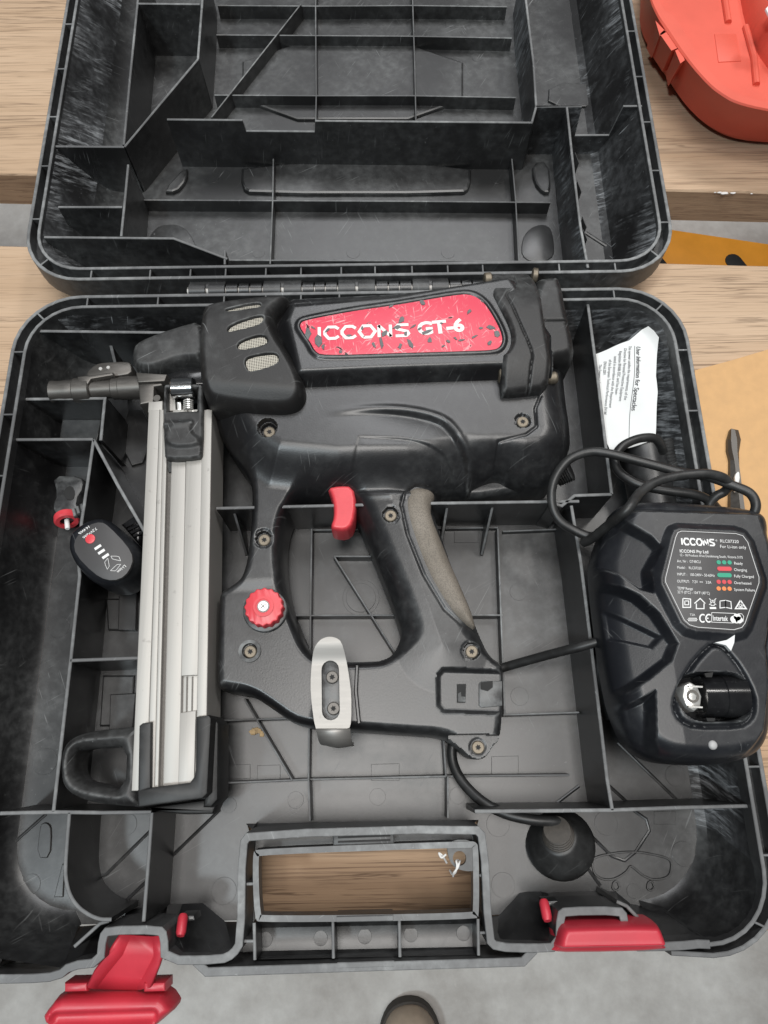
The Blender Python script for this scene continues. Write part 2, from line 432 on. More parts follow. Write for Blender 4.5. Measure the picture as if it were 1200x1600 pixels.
# concrete
t = NT("worn_concrete")
a = t.noise(5.5, detail=8, rough=.68); b = t.ramp(t.noise(40, detail=5), (.3, 0.), (.7, 1.)); sp = t.ramp(t.noise(60, detail=3), (.68, 0.), (.74, 1.))
c = t.mix(t.ramp(a, (.36, 0.), (.64, 1.)), (.40, .385, .365, 1), (.66, .66, .64, 1)); c = t.mix(t.math('MULTIPLY', b, .25), c, (.30, .285, .27, 1)); c = t.mix(t.math('MULTIPLY', sp, .3), c, (.62, .61, .58, 1))
st = t.ramp(t.noise(1, t.map((2.5, 38, 10), (0, 0, -.35)), detail=4, dist=1.2), (.66, 0.), (.70, 1.)); sg = t.ramp(t.noise(7, detail=2), (.42, 0.), (.55, 1.))
c = t.mix(t.math('MULTIPLY', t.math('MULTIPLY', st, sg), .9), c, (.66, .63, .57, 1))
t.set(Base_Color=c, Roughness=.7); t.bump(b, .15, .002); M['concrete'] = t.mat
M['tan'] = simple("tan_leather", (.42, .345, .27, 1), .65, var=.2, scale=30)
M['sole'] = simple("dark_shoe_sole", (.05, .045, .04, 1), .8)
M['pap2'] = simple("white_string_fibre", (.75, .74, .72, 1), .8)
M['neck'] = simple("brown_black_rubber", (.055, .048, .041, 1), .6, var=.25, scale=500)
M['tanchip'] = simple("tan_wood_chip", (.55, .40, .22, 1), .8, var=.3, scale=300)

# ------------------------------------------------------------------ ground and bench
fl = MB(); fl.add([(-6, -6, -.75), (6, -6, -.75), (6, 6, -.75), (-6, 6, -.75)], [(0, 1, 2, 3)])
o = fl.build("concrete_floor", M['concrete'], None, 0); o['kind'] = 'structure'

bench = thing("workbench", "pale wooden bench top of wide grained boards with a gap under the open black case", "workbench", (0, .2, -.75))
def board(cy0, cy1, x0, x1, slope0, slope1, mats):
    mb = MB(); n = 10; c = .0015
    # cross-section loft along x, soft long edges
    rings = []
    for k in range(n+1):
        x = x0+(x1-x0)*k/n; a = cy0+slope0*x+random.uniform(-.0006, .0006); b = cy1+slope1*x+random.uniform(-.0006, .0006)
        rings.append([(x, a, -.038), (x, a, -c), (x, a+c, 0), (x, b-c, 0), (x, b, -c), (x, b, -.038)])
    f = []; ms = []; v = [q for r in rings for q in r]
    for k in range(n):
        for i in range(6):
            j = (i+1) % 6; f.append((k*6+i, (k+1)*6+i, (k+1)*6+j, k*6+j)); ms.append(0 if i in (1, 2, 3) else 1)
    f += [tuple(range(6)), tuple(n*6+i for i in range(6))[::-1]]; ms += [1, 1]
    mb.add(v, f, ms); return mb.build("board", mats, bench, 40)
board(.494, .95, -1.3, 1.35, -.0465, -.03, [M['wood'], M['woodend']])
board(.13, .4155, -1.3, 1.35, -.03, -.0495, [M['wood'], M['woodend']])
board(-.1035, .122, -1.3, 1.35, -.045, -.03, [M['wood2'], M['woodend']])
for x in (-1.15, 1.2):
    mb = MB(); mb.prism([(x-.045, -.08), (x+.045, -.08), (x+.045, .93), (x-.045, .93)], -.11, -.0385, .003); mb.build("bearer", M['woodend'], bench)
    for y in (0.0, .85):
        mb = MB(); mb.prism([(x-.04, y-.04), (x+.04, y-.04), (x+.04, y+.04), (x-.04, y+.04)], -.75, -.11, .003); mb.build("leg", M['woodend'], bench)
chips = MB()
for px, py, r in ((1132, 302, 9), (1145, 302, 7), (1117, 301, 3), (1174, 303, 3), (1124, 301, 5)):
    c = at(px, py, .0004); q = [(c[0]+.0004*r*math.cos(a)*random.uniform(.7, 1.2), c[1]+.00016*r*math.sin(a)*random.uniform(.6, 1.2)) for a in np.linspace(0, 6.28, 10)[:-1]]
    chips.prism(q, .0002, .0009)
chips.build("paint_flake", M['pap2'], bench)

zb = -.66
ob = thing("orange_bar", "orange painted steel bar with black slots lying low in the gap between the bench boards", "bar", (at(1150, 420, zb)[0], at(1150, 420, zb)[1], -.75))
outl = pp([(985, 348), (1280, 392), (1310, 540), (960, 500)], zb)
mb = MB(); mb.prism(outl, -.75, zb, .004); mb.build("beam", M['orange'], ob)
for c0, c1 in (((1146, 408), (1196, 470)), ((1010, 392), (1060, 452)), ((1270, 420), (1310, 470))):
    mb = MB(); a, b = at(*c0, zb), at(*c1, zb); mb.prism(stadium(a, b, .0165), zb-.002, zb+.0015, .0008); mb.build("slot", M['deep'], ob)

c = at(642, 1583, -.68)
sh = thing("work_shoe", "rounded tan shoe toe on the grey concrete in front of the bench", "shoe", (c[0], c[1]-.1, -.75))
poly = chaikin([(c[0]-.048, c[1]-.28), (c[0]-.05, c[1]-.08), (c[0]-.047, c[1]-.03), (c[0]-.025, c[1]+.002), (c[0]+.02, c[1]+.004), (c[0]+.045, c[1]-.028), (c[0]+.05, c[1]-.08), (c[0]+.046, c[1]-.28)], 2)
relief("upper", offset(ccw(poly), .004), lambda X, Y, D: -.725+.05*dome(D, .04)+.04*sstep(c[1]-.1, c[1]-.2, Y)*dome(D, .05), -.73, M['tan'], sh, .003)
mb = MB(); mb.prism(poly, -.749, -.722, .003); mb.build("sole", M['sole'], sh)

# ------------------------------------------------------------------ cardboard, screwdriver
card = MB(); q = pp([(1086, 578), (1145, 562), (1202, 545), (1420, 480), (1480, 1100), (1180, 1125), (1010, 1128)], .006)
card.prism(q, .0005, .006, .0006)
tag(card.build("cardboard_sheet", M['card']), "plain brown cardboard sheet lying on the bench under the screwdriver", "cardboard")
zs = .013
sd = thing("screwdriver", "steel flat blade screwdriver lying on the brown cardboard with its handle under the charger", "screwdriver", (*at(1150, 760, .006), .006))
mb = MB(); out = pp([(1145, 667), (1157, 669), (1161, 684), (1158, 704), (1158, 800), (1143, 800), (1144, 716), (1140, 700), (1140, 684)], zs)
n = len(out); cx = sum(p[0] for p in out)/n
rings = [[(x, y, .0062) for x, y in ccw(out)], [(x, y, .0095+.002*(y < .2)) for x, y in ccw(out)], [((x-cx)*.45+cx, y-.0012, .0125+.0025*(y < .205)) for x, y in ccw(out)]]
mb.loft(rings, True, 0, True); mb.build("blade", M['darksteel'], sd, 20)
a, b = at(1150, 800, .018), at(1152, 1010, .018)
mb = MB(); mb.lathe((*a, .018), (*b, .018), [(0, .005), (.04, .0085), (.15, .010), (.3, .0085), (.5, .011), (.9, .0115), (1, .008)], 12); mb.build("handle", M['rubber'], sd)
mb = MB(); q = chaikin(pp([(1148, 742), (1155, 735), (1156, 750), (1152, 758), (1155, 768), (1147, 768), (1149, 755)], .0155), 1); mb.prism(q, .0135, .0156, .0002); mb.build("paint_smear", M['white'], sd)

# ------------------------------------------------------------------ faded red case, upper right
rc = thing("red_plastic_case", "faded red plastic tool case shell beside the open black lid", "case", (*at(1150, 90, 0), 0))
zt, z0 = .062, .010
B0 = [(1062, -200), (1000, -60), (1001, 9), (999, 33), (1004, 55), (1017, 81), (1044, 125), (1075, 170), (1108, 198), (1145, 214), (1200, 220), (1330, 222)]
T0 = [(1075, -200), (1000, -60), (1017, 0), (1022, 12), (1030, 28), (1040, 43), (1073, 92), (1108, 132), (1128, 147), (1150, 160), (1200, 172), (1330, 190)]
I0 = [(1085, -200), (1012, -60), (1031, 0), (1036, 9), (1042, 18), (1056, 22), (1091, 84), (1117, 119), (1136, 135), (1156, 147), (1200, 160), (1330, 178)]
Bw, Tw, Iw = pp(B0, z0), pp(T0, zt), pp(I0, zt)
far = [(.78, .30), (.82, .8), (.45, .95)]
f2 = lambda w, e: w+[(w[-1][0]+.14-e, w[-1][1]+.02), (w[-1][0]+.2-e, w[-1][1]+.3-e), (w[0][0]+.12, w[0][1]+.05-e)]
Bw, Tw, Iw = f2(Bw, 0), f2(Tw, .0), f2(Iw, .012)
Iw2 = [(x*.97+.03*.42, y*.975+.025*.62) for x, y in Iw]
ch = lambda p: chaikin(p, 2)
B1, T1, I1, I2 = ch(Bw), ch(Tw), ch(Iw), ch(Iw2)
mb = MB(); ins = [(x*.96+.04*.45, y*.96+.04*.62) for x, y in B1]
mb.loft([[(x, y, .004) for x, y in ins], [(x, y, z0) for x, y in B1], [(x*.85+X*.15, y*.85+Y*.15, z0+.012) for (x, y), (X, Y) in zip(B1, T1)], [(x, y, zt-.0015) for x, y in T1], [(x*.9+X*.1, y*.9+Y*.1, zt) for (x, y), (X, Y) in zip(T1, I1)],
         [(x*.1+X*.9, y*.1+Y*.9, zt) for (x, y), (X, Y) in zip(T1, I1)], [(x, y, zt-.0015) for x, y in I1], [(x, y, zt-.020) for x, y in I2]])
nn = len(I2); mb.add([(x, y, zt-.020) for x, y in I2], [tuple(range(nn))]); mb.add([(x, y, .004) for x, y in ins], [tuple(range(nn))])
mb.build("shell", M['redcase'], rc, 22)
# catch block on its side with two cheeks
def redblock(tops, lows, name):
    m_ = MB(); n_ = len(tops); m_.loft([[(*at(a-6, b+5, .018), .018) for a, b in lows], [(*at(a-5, b+4, zt-.002), zt-.002) for a, b in tops]], True, 0, True); return m_.build(name, M['redcase'], rc, 20)
redblock([(1036, 49), (1047, 39), (1066, 70), (1054, 75)], [(1026, 84), (1034, 80), (1052, 104), (1041, 107)], "catch")
redblock([(1029, 28), (1042, 42), (1046, 46), (1036, 52)], [(1016, 70), (1022, 66), (1030, 78), (1024, 86)], "cheek")
redblock([(1060, 75), (1068, 71), (1075, 90), (1068, 95)], [(1046, 112), (1050, 108), (1056, 122), (1050, 130)], "cheek")
for line, r in (([(1165, 42), (1178, 90), (1182, 132)], 7), ([(1128, -30), (1138, 35)], 7)):
    m_ = MB(); m_.tube([(*at(a, b, zt-.019), zt-.019) for a, b in line], r*.00043, 10); m_.build("floor_ridge", M['redcase'], rc)
m_ = MB(); m_.prism(ccw(pp([(1116, 54), (1150, 54), (1158, 96), (1122, 98)], zt-.020)), zt-.021, zt-.0192, .0006); m_.build("floor_panel", M['redcase'], rc)
hin = chaikin(pp([(1162, -60), (1172, 10), (1194, 66), (1240, 120), (1400, 130), (1400, -120)], .055), 2)
relief("moulded_hump", hin, lambda X, Y, D: .042+.036*dome(D, .03), .040, M['redcase'], rc, .002)
m_ = MB(); m_.prism(ccw(pp([(1196, 14), (1204, 6), (1230, 10), (1230, 30), (1202, 26)], .08)), .0785, .0805, .0004); m_.build("sticker", M['paper'], rc)

# ------------------------------------------------------------------ open carrying case
case = thing("carry_case", "open black plastic tool case with ribbed lid, red latches and nail gun inside", "tool case", (-.02, .34, 0))
X0, X1, YF, YB = -.2705, .2312, -.113, .333
tray = None
FZ = .009                                   # tray floor level

# -- lower tray: body is floor + sloped sides + outer skin
mb = MB()
def arc3(x0, x1, y0, y1, r, n=8):
    """right-front corner, right, back, left, left-front corner (open path, ccw)"""
    q = rrect(x0, x1, y0, y1, r, n)      # order: back-right, back-left, front-left, front-right
    k = n+1
    return q[3*k:4*k]+q[0:k]+q[k:2*k]+q[2*k:3*k]
inn = .0095
RT = arc3(X0+inn, X1-inn, YF+inn*.6, YB-inn, .038)
RB = arc3(X0+.020, X1-.0165, YF+.0115, YB-.0165, .05)
RC = arc3(X0+.027, X1-.0245, YF+.0195, YB-.0245, .044)
jn = lambda q, r, l: [r]+q+[l]
RT0 = RT
RT = jn(RT, at(1108, 1472, ZR), at(96, 1514, ZR)); RB = jn(RB, at(1036, 1418, FZ+.004), at(122, 1449, FZ+.004)); RC = jn(RC, at(1030, 1413, FZ), at(128, 1444, FZ))
RBm = [(a[0]*.12+b[0]*.88, a[1]*.12+b[1]*.88) for a, b in zip(RT, RB)]
mb.loft([[(x, y, ZR-.002) for x, y in RT], [(x, y, FZ+.010) for x, y in RBm], [(x*.7+X*.3, y*.7+Y*.3, FZ+.003) for (x, y), (X, Y) in zip(RB, RC)], [(x, y, FZ) for x, y in RC]], False)
# outer skin
OT = arc3(X0, X1, YF, YB, .046)
mb.loft([[(x, y, ZR-.004) for x, y in OT], [(x*.985-.0003, (y-.11)*.985+.11, .022) for x, y in OT], [(x*.95-.001, (y-.11)*.95+.11, .003) for x, y in OT]], False)
# floor sheet with the notch for the handle
fr = RC
notch = pp([(374, 1438), (392, 1380), (392, 1310), (386, 1287), (748, 1281), (742, 1302), (750, 1380), (766, 1430)], FZ)
floor_poly = fr[::1]
fl_ = ccw([p for p in fr] + notch[0:0])
poly = list(fr)+[(fr[-1][0], fr[-1][1]-.0002)]+notch+[(fr[0][0], fr[0][1]-.0002)]
mb.add([(x, y, FZ-.0001) for x, y in poly], [tuple(range(len(poly)))])
mb.add([(x*.95-.001, (y-.11)*.95+.11, .003) for x, y in OT] , [tuple(range(len(OT)))])if False else None
# front wall: rim line down to the floor line
A_ = [(96, 1514), (108, 1508), (156, 1503), (160, 1462), (168, 1453), (248, 1452), (256, 1460), (257, 1500), (345, 1500), (365, 1490), (376, 1470), (378, 1400), (378, 1318), (390, 1303)]
Bz = [(118, 1447), (130, 1447), (175, 1443), (196, 1432), (205, 1420), (258, 1418), (262, 1412), (285, 1412), (317, 1411), (352, 1440), (374, 1440), (392, 1380), (392, 1310), (402, 1284)]
mb.loft([[(*at(a, b, ZR-.001), ZR-.001) for a, b in A_], [(*at(a, b, FZ), FZ) for a, b in Bz]], False)
A_ = [(390, 1303), (742, 1294)]; Bz = [(384, 1287), (748, 1281)]
mb.loft([[(*at(a, b, ZR-.001), ZR-.001) for a, b in A_], [(*at(a, b, .02), .02) for a, b in ((394, 1296), (738, 1288))], [(*at(a, b, FZ), FZ) for a, b in Bz]], False)
A_ = [(742, 1294), (756, 1308), (764, 1400), (764, 1468), (775, 1480), (832, 1482), (850, 1478), (874, 1478), (876, 1428), (884, 1423), (968, 1422), (975, 1430), (978, 1478), (1052, 1478), (1104, 1473)]
Bz = [(730, 1280), (742, 1302), (750, 1380), (766, 1432), (780, 1430), (812, 1395), (826, 1393), (846, 1393), (856, 1396), (862, 1394), (934, 1392), (962, 1393), (985, 1412), (1014, 1418), (1030, 1416)]
mb.loft([[(*at(a, b, ZR-.001), ZR-.001) for a, b in A_], [(*at(a, b, FZ), FZ) for a, b in Bz]], False)
mb.m = [2 if (np.mean([mb.v[k][0] for k in f]) > .200 or np.mean([mb.v[k][1] for k in f]) > .312) and np.mean([mb.v[k][1] for k in f]) > .0 and len(f) == 4 else m_ for f, m_ in zip(mb.f, mb.m)]
tray = mb.build("tray", [M['case'], M['edge'], M['chalk']], case, 35)

# rims of the tray
def sub(name, mats, parent, fn, smooth=30):
    m_ = MB(); fn(m_); return m_.build(name, mats, parent, smooth)
CE = [M['case'], M['edge']]; RE = [M['rim'], M['edge']]; LE = [M['lid'], M['edge']]
inner_rim = RT0
sub("inner_rim", RE, tray, lambda b: b.wall(inner_rim, .045, ZR, .0024, .0004))
sub("outer_rim", RE, tray, lambda b: b.wall([at(1050, 1490, ZR)]+list(OT), .03, ZR-.0008, .0026, .0006))
gut = MB(); gi, go = offset(RT0, -.001, False), OT
gut.loft([[(x, y, .050) for x, y in gi], [(x, y, .050) for x, y in go]], False); gut.build("rim_channel", M['case'], tray)
# front rim pieces
front_rims = [
    [(-80, 1530), (40, 1530), (90, 1526), (110, 1509), (156, 1504), (160, 1464), (168, 1454), (248, 1453), (256, 1462), (257, 1501), (345, 1500), (364, 1491), (376, 1472), (378, 1320), (390, 1304), (742, 1294), (756, 1308), (764, 1468), (776, 1480), (832, 1482), (874, 1480), (876, 1430), (884, 1424), (968, 1423), (976, 1432), (978, 1480), (1055, 1479), (1104, 1474)],
]
sub("front_rim", RE, tray, lambda b: b.wall(chaikin(pp(front_rims[0], ZR), 1, False)[:-1]+[RT0[0]], .03, ZR, .0046, .0003))
sub("front_rim", RE, tray, lambda b: b.wall(pp([(303, 1502), (322, 1520), (560, 1512), (818, 1504), (836, 1485)], ZR), .028, ZR-.001, .0046, .0003))
sub("front_channel", M['case'], tray, lambda b: b.prism(pp([(303, 1500), (322, 1520), (820, 1504), (838, 1482), (766, 1480), (764, 1440), (376, 1450), (370, 1490)], .03), .027, .03))
# skin below the front edge
sub("front_skin", M['case'], tray, lambda b: b.wall(pp([(-80, 1528), (90, 1524), (112, 1508), (150, 1504)], ZR), .004, .04, .003) or b.wall(pp([(262, 1500), (300, 1502)], ZR), .004, .04, .003) or b.wall(pp([(836, 1484), (868, 1482)], ZR), .004, .04, .003) or b.wall(pp([(985, 1482), (1100, 1486)], ZR), .004, .04, .003))
# webs across the channel
allw = []
def web_on(outer, inner, k, parent, mats, z0=.048, z1=ZR-.001):
    a, b = outer[k], inner[k]
    d = (b[0]-a[0], b[1]-a[1]); L = math.hypot(*d)
    m_ = MB(); m_.wall([a, b], z0, z1, .0013, .0001); return m_.build("rim_web", mats, parent)
def ring_at(path, x=None, y=None, side=1):
    """nearest crossing of a path with a vertical/horizontal line"""
    for i in range(len(path)-1):
        a, b = path[i], path[i+1]
        if y is not None and (a[1]-y)*(b[1]-y) <= 0 and a[1] != b[1]:
            X = a[0]+(b[0]-a[0])*(y-a[1])/(b[1]-a[1])
            if (X > 0) == (side > 0): return (X, y)
        if x is not None and (a[0]-x)*(b[0]-x) <= 0 and a[0] != b[0]:
            Yv = a[1]+(b[1]-a[1])*(x-a[0])/(b[0]-a[0])
            if side == 2 and Yv > .2 or side == 3 and Yv > .3: return (x, Yv)
    return None
def add_webs(outer, inner, parent, items, mats=RE):
    for kw in items:
        a, b = ring_at(outer, **kw), ring_at(inner, **kw)
        if a and b: sub("rim_web", mats, parent, lambda m_: m_.wall([a, b], .048, ZR-.0012, .0013, .0001))
wy = lambda px, py: at(px, py, ZR)[1]; wx = lambda px, py: at(px, py, ZR)[0]
add_webs(OT, RT0, tray, [dict(y=wy(30, 548), side=-1), dict(y=wy(15, 646), side=-1), dict(y=wy(4, 742), side=-1), dict(y=wy(0, 850), side=-1), dict(y=wy(1068, 545), side=1), dict(y=wy(1090, 640), side=1), dict(y=wy(1110, 742), side=1), dict(y=wy(1178, 1198), side=1), dict(y=wy(1195, 1337), side=1)])
add_webs(OT, RT0, tray, [dict(x=wx(p, 455), side=2) for p in (137, 247, 350, 415, 470, 530, 960)])
for k in (4, ):
    pass
def corner_web(parent, co, ro, ci, ri, sx, sy):
    k = math.sqrt(.5); a = (co[0]+sx*ro*k, co[1]+sy*ro*k); b_ = (ci[0]+sx*ri*k, ci[1]+sy*ri*k)
    sub("rim_web", RE, parent, lambda m_: m_.wall([a, b_], .048, ZR-.001, .0013, .0001))
corner_web(tray, (X0+.046, YB-.046), .046, (X0+inn+.038, YB-inn-.038), .038, -1, 1)
corner_web(tray, (X1-.046, YB-.046), .046, (X1-inn-.038, YB-inn-.038), .038, 1, 1)
corner_web(tray, (X1-.046, YF+.046), .046, (X1-inn-.038, YF+inn*.6+.038), .038, 1, -1)

# handle: grip ring, hole rim, webs
hole_o = ccw(chaikin(pp([(394, 1332), (402, 1326), (735, 1314), (744, 1316), (748, 1324), (749, 1430), (744, 1437), (408, 1442), (397, 1436)], .060), 2))
hole_i = offset(hole_o, .0034)
hd = sub("handle", RE, tray, lambda b: b.frame(hole_o, hole_i, .049, .060, 0, 1))
sub("handle_slot_block", RE, tray, lambda b: b.prism(pp([(520, 1302), (616, 1298), (616, 1319), (520, 1323)], .058), .03, .0585, .001))
for y0 in (1306, 1313): sub("handle_slot", M['deep'], tray, lambda b: b.prism(pp([(528, y0+1), (610, y0-2), (610, y0+1), (528, y0+4)], .0587), .0575, .0589))
sub("handle_ledge", M['case'], tray, lambda b: b.prism(pp([(382, 1308), (750, 1298), (758, 1320), (760, 1476), (748, 1476), (748, 1320), (400, 1328), (396, 1486), (380, 1488)], .034), .030, .034))
tab = chaikin(pp([(697, 1312), (746, 1312), (748, 1360), (724, 1362), (702, 1350)], .059), 2)
sub("eyelet_tab", RE, tray, lambda b: b.frame(ccw(tab), [tuple(np.array(at(718, 1341, .059))+.004*np.array((math.cos(a), math.sin(a)))) for a in (lambda c0: [math.atan2(p[1]-at(718, 1341, .059)[1], p[0]-at(718, 1341, .059)[0]) for p in c0])(ccw(tab))], .055, .0592, 0, 0))
# half pipe grip under the hole
gp = [(1440, .054), (1443, .041), (1450, .0375), (1470, .0365), (1486, .0375), (1495, .042), (1499, .054)]
sub("grip_trough", M['case'], tray, lambda b: b.loft([[(*at(x, py-(x-400)*.02, z), z) for x in (397, 480, 560, 650, 749)] for py, z in gp], False))
for px in (397, 520, 624, 747):
    sub("grip_web", CE, tray, lambda b: b.wall(pp([(px, 1442-(px-400)*.018), (px+1, 1500-(px-400)*.02)], .058), .03, .058, .0018, .0003))
for (x0, y0, x1, y1) in ((526, 1436, 614, 1434), (527, 1508, 616, 1505)):
    sub("grip_lug", RE, tray, lambda b: b.wall(pp([(x0, y0), (x1, y1)], .060), .045, .0612, .003, .0003))
for (xa, ya, xb, yb) in ((380, 1382, 397, 1381), (379, 1471, 396, 1471), (749, 1368, 764, 1367), (750, 1458, 766, 1457)):
    sub("rim_web", RE, tray, lambda b: b.wall(pp([(xa, ya), (xb, yb)], .058), .034, .058, .0016, .0002))

PZ = .057
def snap(p, z):
    """carry a partition end onto the side wall"""
    x, y = p; q = ring_at(RT0, y=y, side=-1 if x < 0 else 1); return (q[0]+(.0008 if x < 0 else -.0008), y) if q else p
def part(name, parent, path, zt_=PZ, zb_=FZ-.002, t=.0022, mats=None, draft=.0008, zs=None, zpx=None):
    w = pp(path, zt_ if zpx is None else zpx)
    if name == "partition" and parent is tray:
        w = [snap(p, zt_) if (p[0] < -.238 or p[0] > .206) else p for p in w]
    return sub(name, mats or CE, parent, lambda b: b.wall(w, zb_, zs if zs else zt_, t, draft))
def vpart(name, parent, tops, zmax=PZ, zb_=FZ-.002, t=.0022, mats=None):
    """partition along one straight world line whose top edge steps: tops = (px, z) pairs walked along pixel line"""
# partitions of the tray (top edges)
part("partition", tray, [(338, 794), (507, 790), (682, 786), (905, 783)])
part("partition", tray, [(893, 790), (908, 880), (922, 992), (949, 1217), (957, 1266)])
part("partition", tray, [(918, 468), (934, 590), (956, 772)])
part("partition", tray, [(860, 785), (878, 790), (898, 774), (956, 772)])
part("partition", tray, [(0, 1271), (83, 1269), (160, 1270), (236, 1269)])
part("partition", tray, [(742, 1268), (955, 1266), (1060, 1262), (1142, 1260)])
part("partition", tray, [(237, 1270), (232, 1340), (224, 1440)])
part("partition", tray, chaikin([(108, 1270), (103, 1330), (101, 1372), (110, 1404), (128, 1424), (153, 1437), (174, 1437)], 2, False))
part("partition", tray, [(20, 687), (60, 686), (145, 686)])
part("partition", tray, [(146, 686), (137, 750), (127, 815), (122, 870), (124, 900), (110, 1032), (83, 1268)], mats=CE)
part("partition", tray, [(146, 687), (185, 760), (224, 830)], zs=[PZ, PZ, PZ-.004])
part("partition", tray, [(163.5, 622), (157, 688)])
part("partition", tray, [(53, 619), (163, 618)], zs=[PZ-.004]*2)
part("partition", tray, [(45, 517), (262, 517)], zs=[.058, .056], zpx=.058)
part("partition", tray, [(110, 1032), (216, 1028)])
part("gusset", tray, [(173, 540), (168, 575)], zs=[PZ, .03])
for gx in (362, 700, 772): part("gusset", tray, [(gx, 794-(gx-340)*.018), (gx+(4 if gx < 500 else -6), 840)], zs=[.050, .012], t=.0016)
# low floor ribs
RZ = .019
def rib(parent, path, z=RZ, t=.0012, mats=None): return part("rib", parent, path, z, FZ-.001, t, mats, .0005)
rib(tray, [(340, 1224), (482, 1218), (697, 1213), (890, 1211)])
rib(tray, [(487, 826), (485, 960), (482, 1218)])
rib(tray, [(778, 826), (783, 962), (789, 1117)])
rib(tray, [(693, 1150), (697, 1214)])
rib(tray, [(420, 962), (625, 961), (785, 961)])
rib(tray, [(787, 1117), (905, 1113)])
rib(tray, [(342, 1126), (485, 1121)])
rib(tray, [(522, 869), (612, 1012), (650, 1070)])
rib(tray, [(522, 869), (584, 869)], t=.0012)
rib(tray, [(382, 1092), (457, 1220)])
rib(tray, [(482, 1218), (484, 1283)], z=.024); rib(tray, [(700, 1214), (700, 1278)], z=.024)
rib(tray, [(786, 830), (888, 826)], z=.014); rib(tray, [(488, 828), (778, 824)], z=.014)
# diagonal grooves are raised seams
for line in ([(20, 1318), (72, 1272)], [(188, 1416), (232, 1374)], [(142, 1368), (152, 1371), (166, 1366), (236, 1297)], [(262, 1344), (344, 1265)], [(950, 1226), (985, 1258)], [(965, 1160), (1060, 1252)], [(1090, 1262), (1106, 1288)], [(860, 1262), (905, 1228)], [(905, 1338), (938, 1384)], [(918, 1300), (956, 1338), (976, 1345), (994, 1330), (1015, 1298), (1010, 1280), (990, 1266)]):
    sub("floor_seam", M['case'], tray, lambda b: b.tube([(*at(p, q, FZ), FZ-.0003) for p, q in line], .0012, 8, 0, .8))
# raised and sunk floor panels
def panel(parent, poly, z, mats, h=.0016, it=2, ch=.0012, name="floor_panel"):
    return sub(name, mats, parent, lambda b: b.prism(ccw(chaikin(pp(poly, z+h), it)), z-.001, z+h, ch), 12)
panel(tray, [(165, 935), (206, 935), (206, 985), (168, 985)], FZ, M['case'], .002, 0)
panel(tray, [(186, 915), (214, 915), (212, 985), (184, 985)], FZ+.002, M['case'], .002, 0, .0006)
panel(tray, [(160, 1055), (210, 1055), (206, 1135), (155, 1135)], FZ, M['case'], .002, 0)
panel(tray, [(172, 1085), (212, 1083), (206, 1150), (170, 1150)], FZ+.002, M['case'], .002, 0, .0006)
panel(tray, [(57, 1340), (62, 1290), (68, 1285), (76, 1287), (80, 1296), (78, 1341)], FZ, M['case'], .0014, 1, .0005)
panel(tray, [(84, 1402), (97, 1350), (101, 1350), (98, 1402)], FZ, M['case'], .0012, 0, .0005)
for x0, y0, w_, h_ in ((402, 1196, 36, 26), (580, 1194, 44, 26), (768, 1182, 42, 28), (1022, 1268, 34, 20), (710, 826, 38, 22), (345, 1195, 46, 22)):
    panel(tray, [(x0, y0), (x0+w_, y0-1), (x0+w_, y0+h_), (x0, y0+h_)], FZ, M['case'], .0003, 0, .0002, "floor_patch")
def mark(parent, px, py, r, z=FZ, mats=None, h=.00022):
    c = at(px, py, z); return sub("ejector_mark", mats or M['case'], parent, lambda b: b.prism(circle(c, r*.00045, 24), z-.0005, z+h, .0001), 8)
for px, py, r in ((462, 1250, 12), (590, 1245, 12), (715, 1243, 12), (778, 1288, 17), (786, 1383, 17), (947, 1286, 17), (1068, 1334, 17), (1055, 1212, 15), (358, 1258, 11), (350, 1392, 18), (197, 1288, 16), (92, 980, 17), (70, 1190, 19), (403, 1470, 9), (990, 1392, 10), (810, 925, 14), (812, 1088, 14), (352, 870, 13), (48, 1382, 14), (564, 934, 30)):
    mark(tray, px, py, r)
mark(tray, 564, 934, 24, FZ+.0005, None, .0006)
for px, py in ((415, 1468), (501, 1466), (570, 1463), (642, 1460), (724, 1458)):
    c = at(px, py, .037); sub("ejector_mark", M['case'], tray, lambda b: b.prism(circle(c, .0042, 20), .034, .0372 if px < 700 else .0375, .0001), 8)
# raised goggles emblem on the floor
gl = catmull([(925, 1352), (930, 1340), (960, 1333), (990, 1331), (1020, 1335), (1045, 1343), (1048, 1358), (1042, 1370), (1022, 1374), (1005, 1368), (990, 1356), (984, 1354), (978, 1362), (962, 1372), (944, 1374), (930, 1366), (925, 1352)], 4)
sub("goggles_emblem", M['case'], tray, lambda b: b.tube([(*at(p, q, FZ), FZ+.0002) for p, q in gl], .0007, 6))
for c0 in ((962, 1384), (1016, 1384)):
    sub("drop_emblem", M['case'], tray, lambda b: b.tube([(*at(c0[0]+6*math.cos(a)*(1 if a < 3 else .8), c0[1]+7*math.sin(a), FZ), FZ+.0002) for a in np.linspace(0, 6.28, 13)], .0007, 6))
# latch pin bosses and red pins
for px, py in ((283, 1447), (852, 1424)):
    a = at(px, py-4, .05); sub("latch_pin", M['red'], tray, lambda b: b.lathe((a[0], a[1]+.004, .046), (a[0]+.0006, a[1]-.006, .052), [(0, .0022), (.15, .003), (.85, .003), (1, .0022)], 12))
    sub("pin_boss", M['case'], tray, lambda b: b.prism(pp([(px-2, py-16), (px+20, py-17), (px+22, py-8), (px-2, py-5)], .045), .03, .045, .001))
sub("notch_bracket", CE, tray, lambda b: b.wall(pp([(118, 1478), (158, 1442), (172, 1438)], .05), FZ, .052, .002))
sub("notch_bracket", CE, tray, lambda b: b.wall(pp([(962, 1408), (978, 1415), (1002, 1440)], .05), FZ, .052, .002))

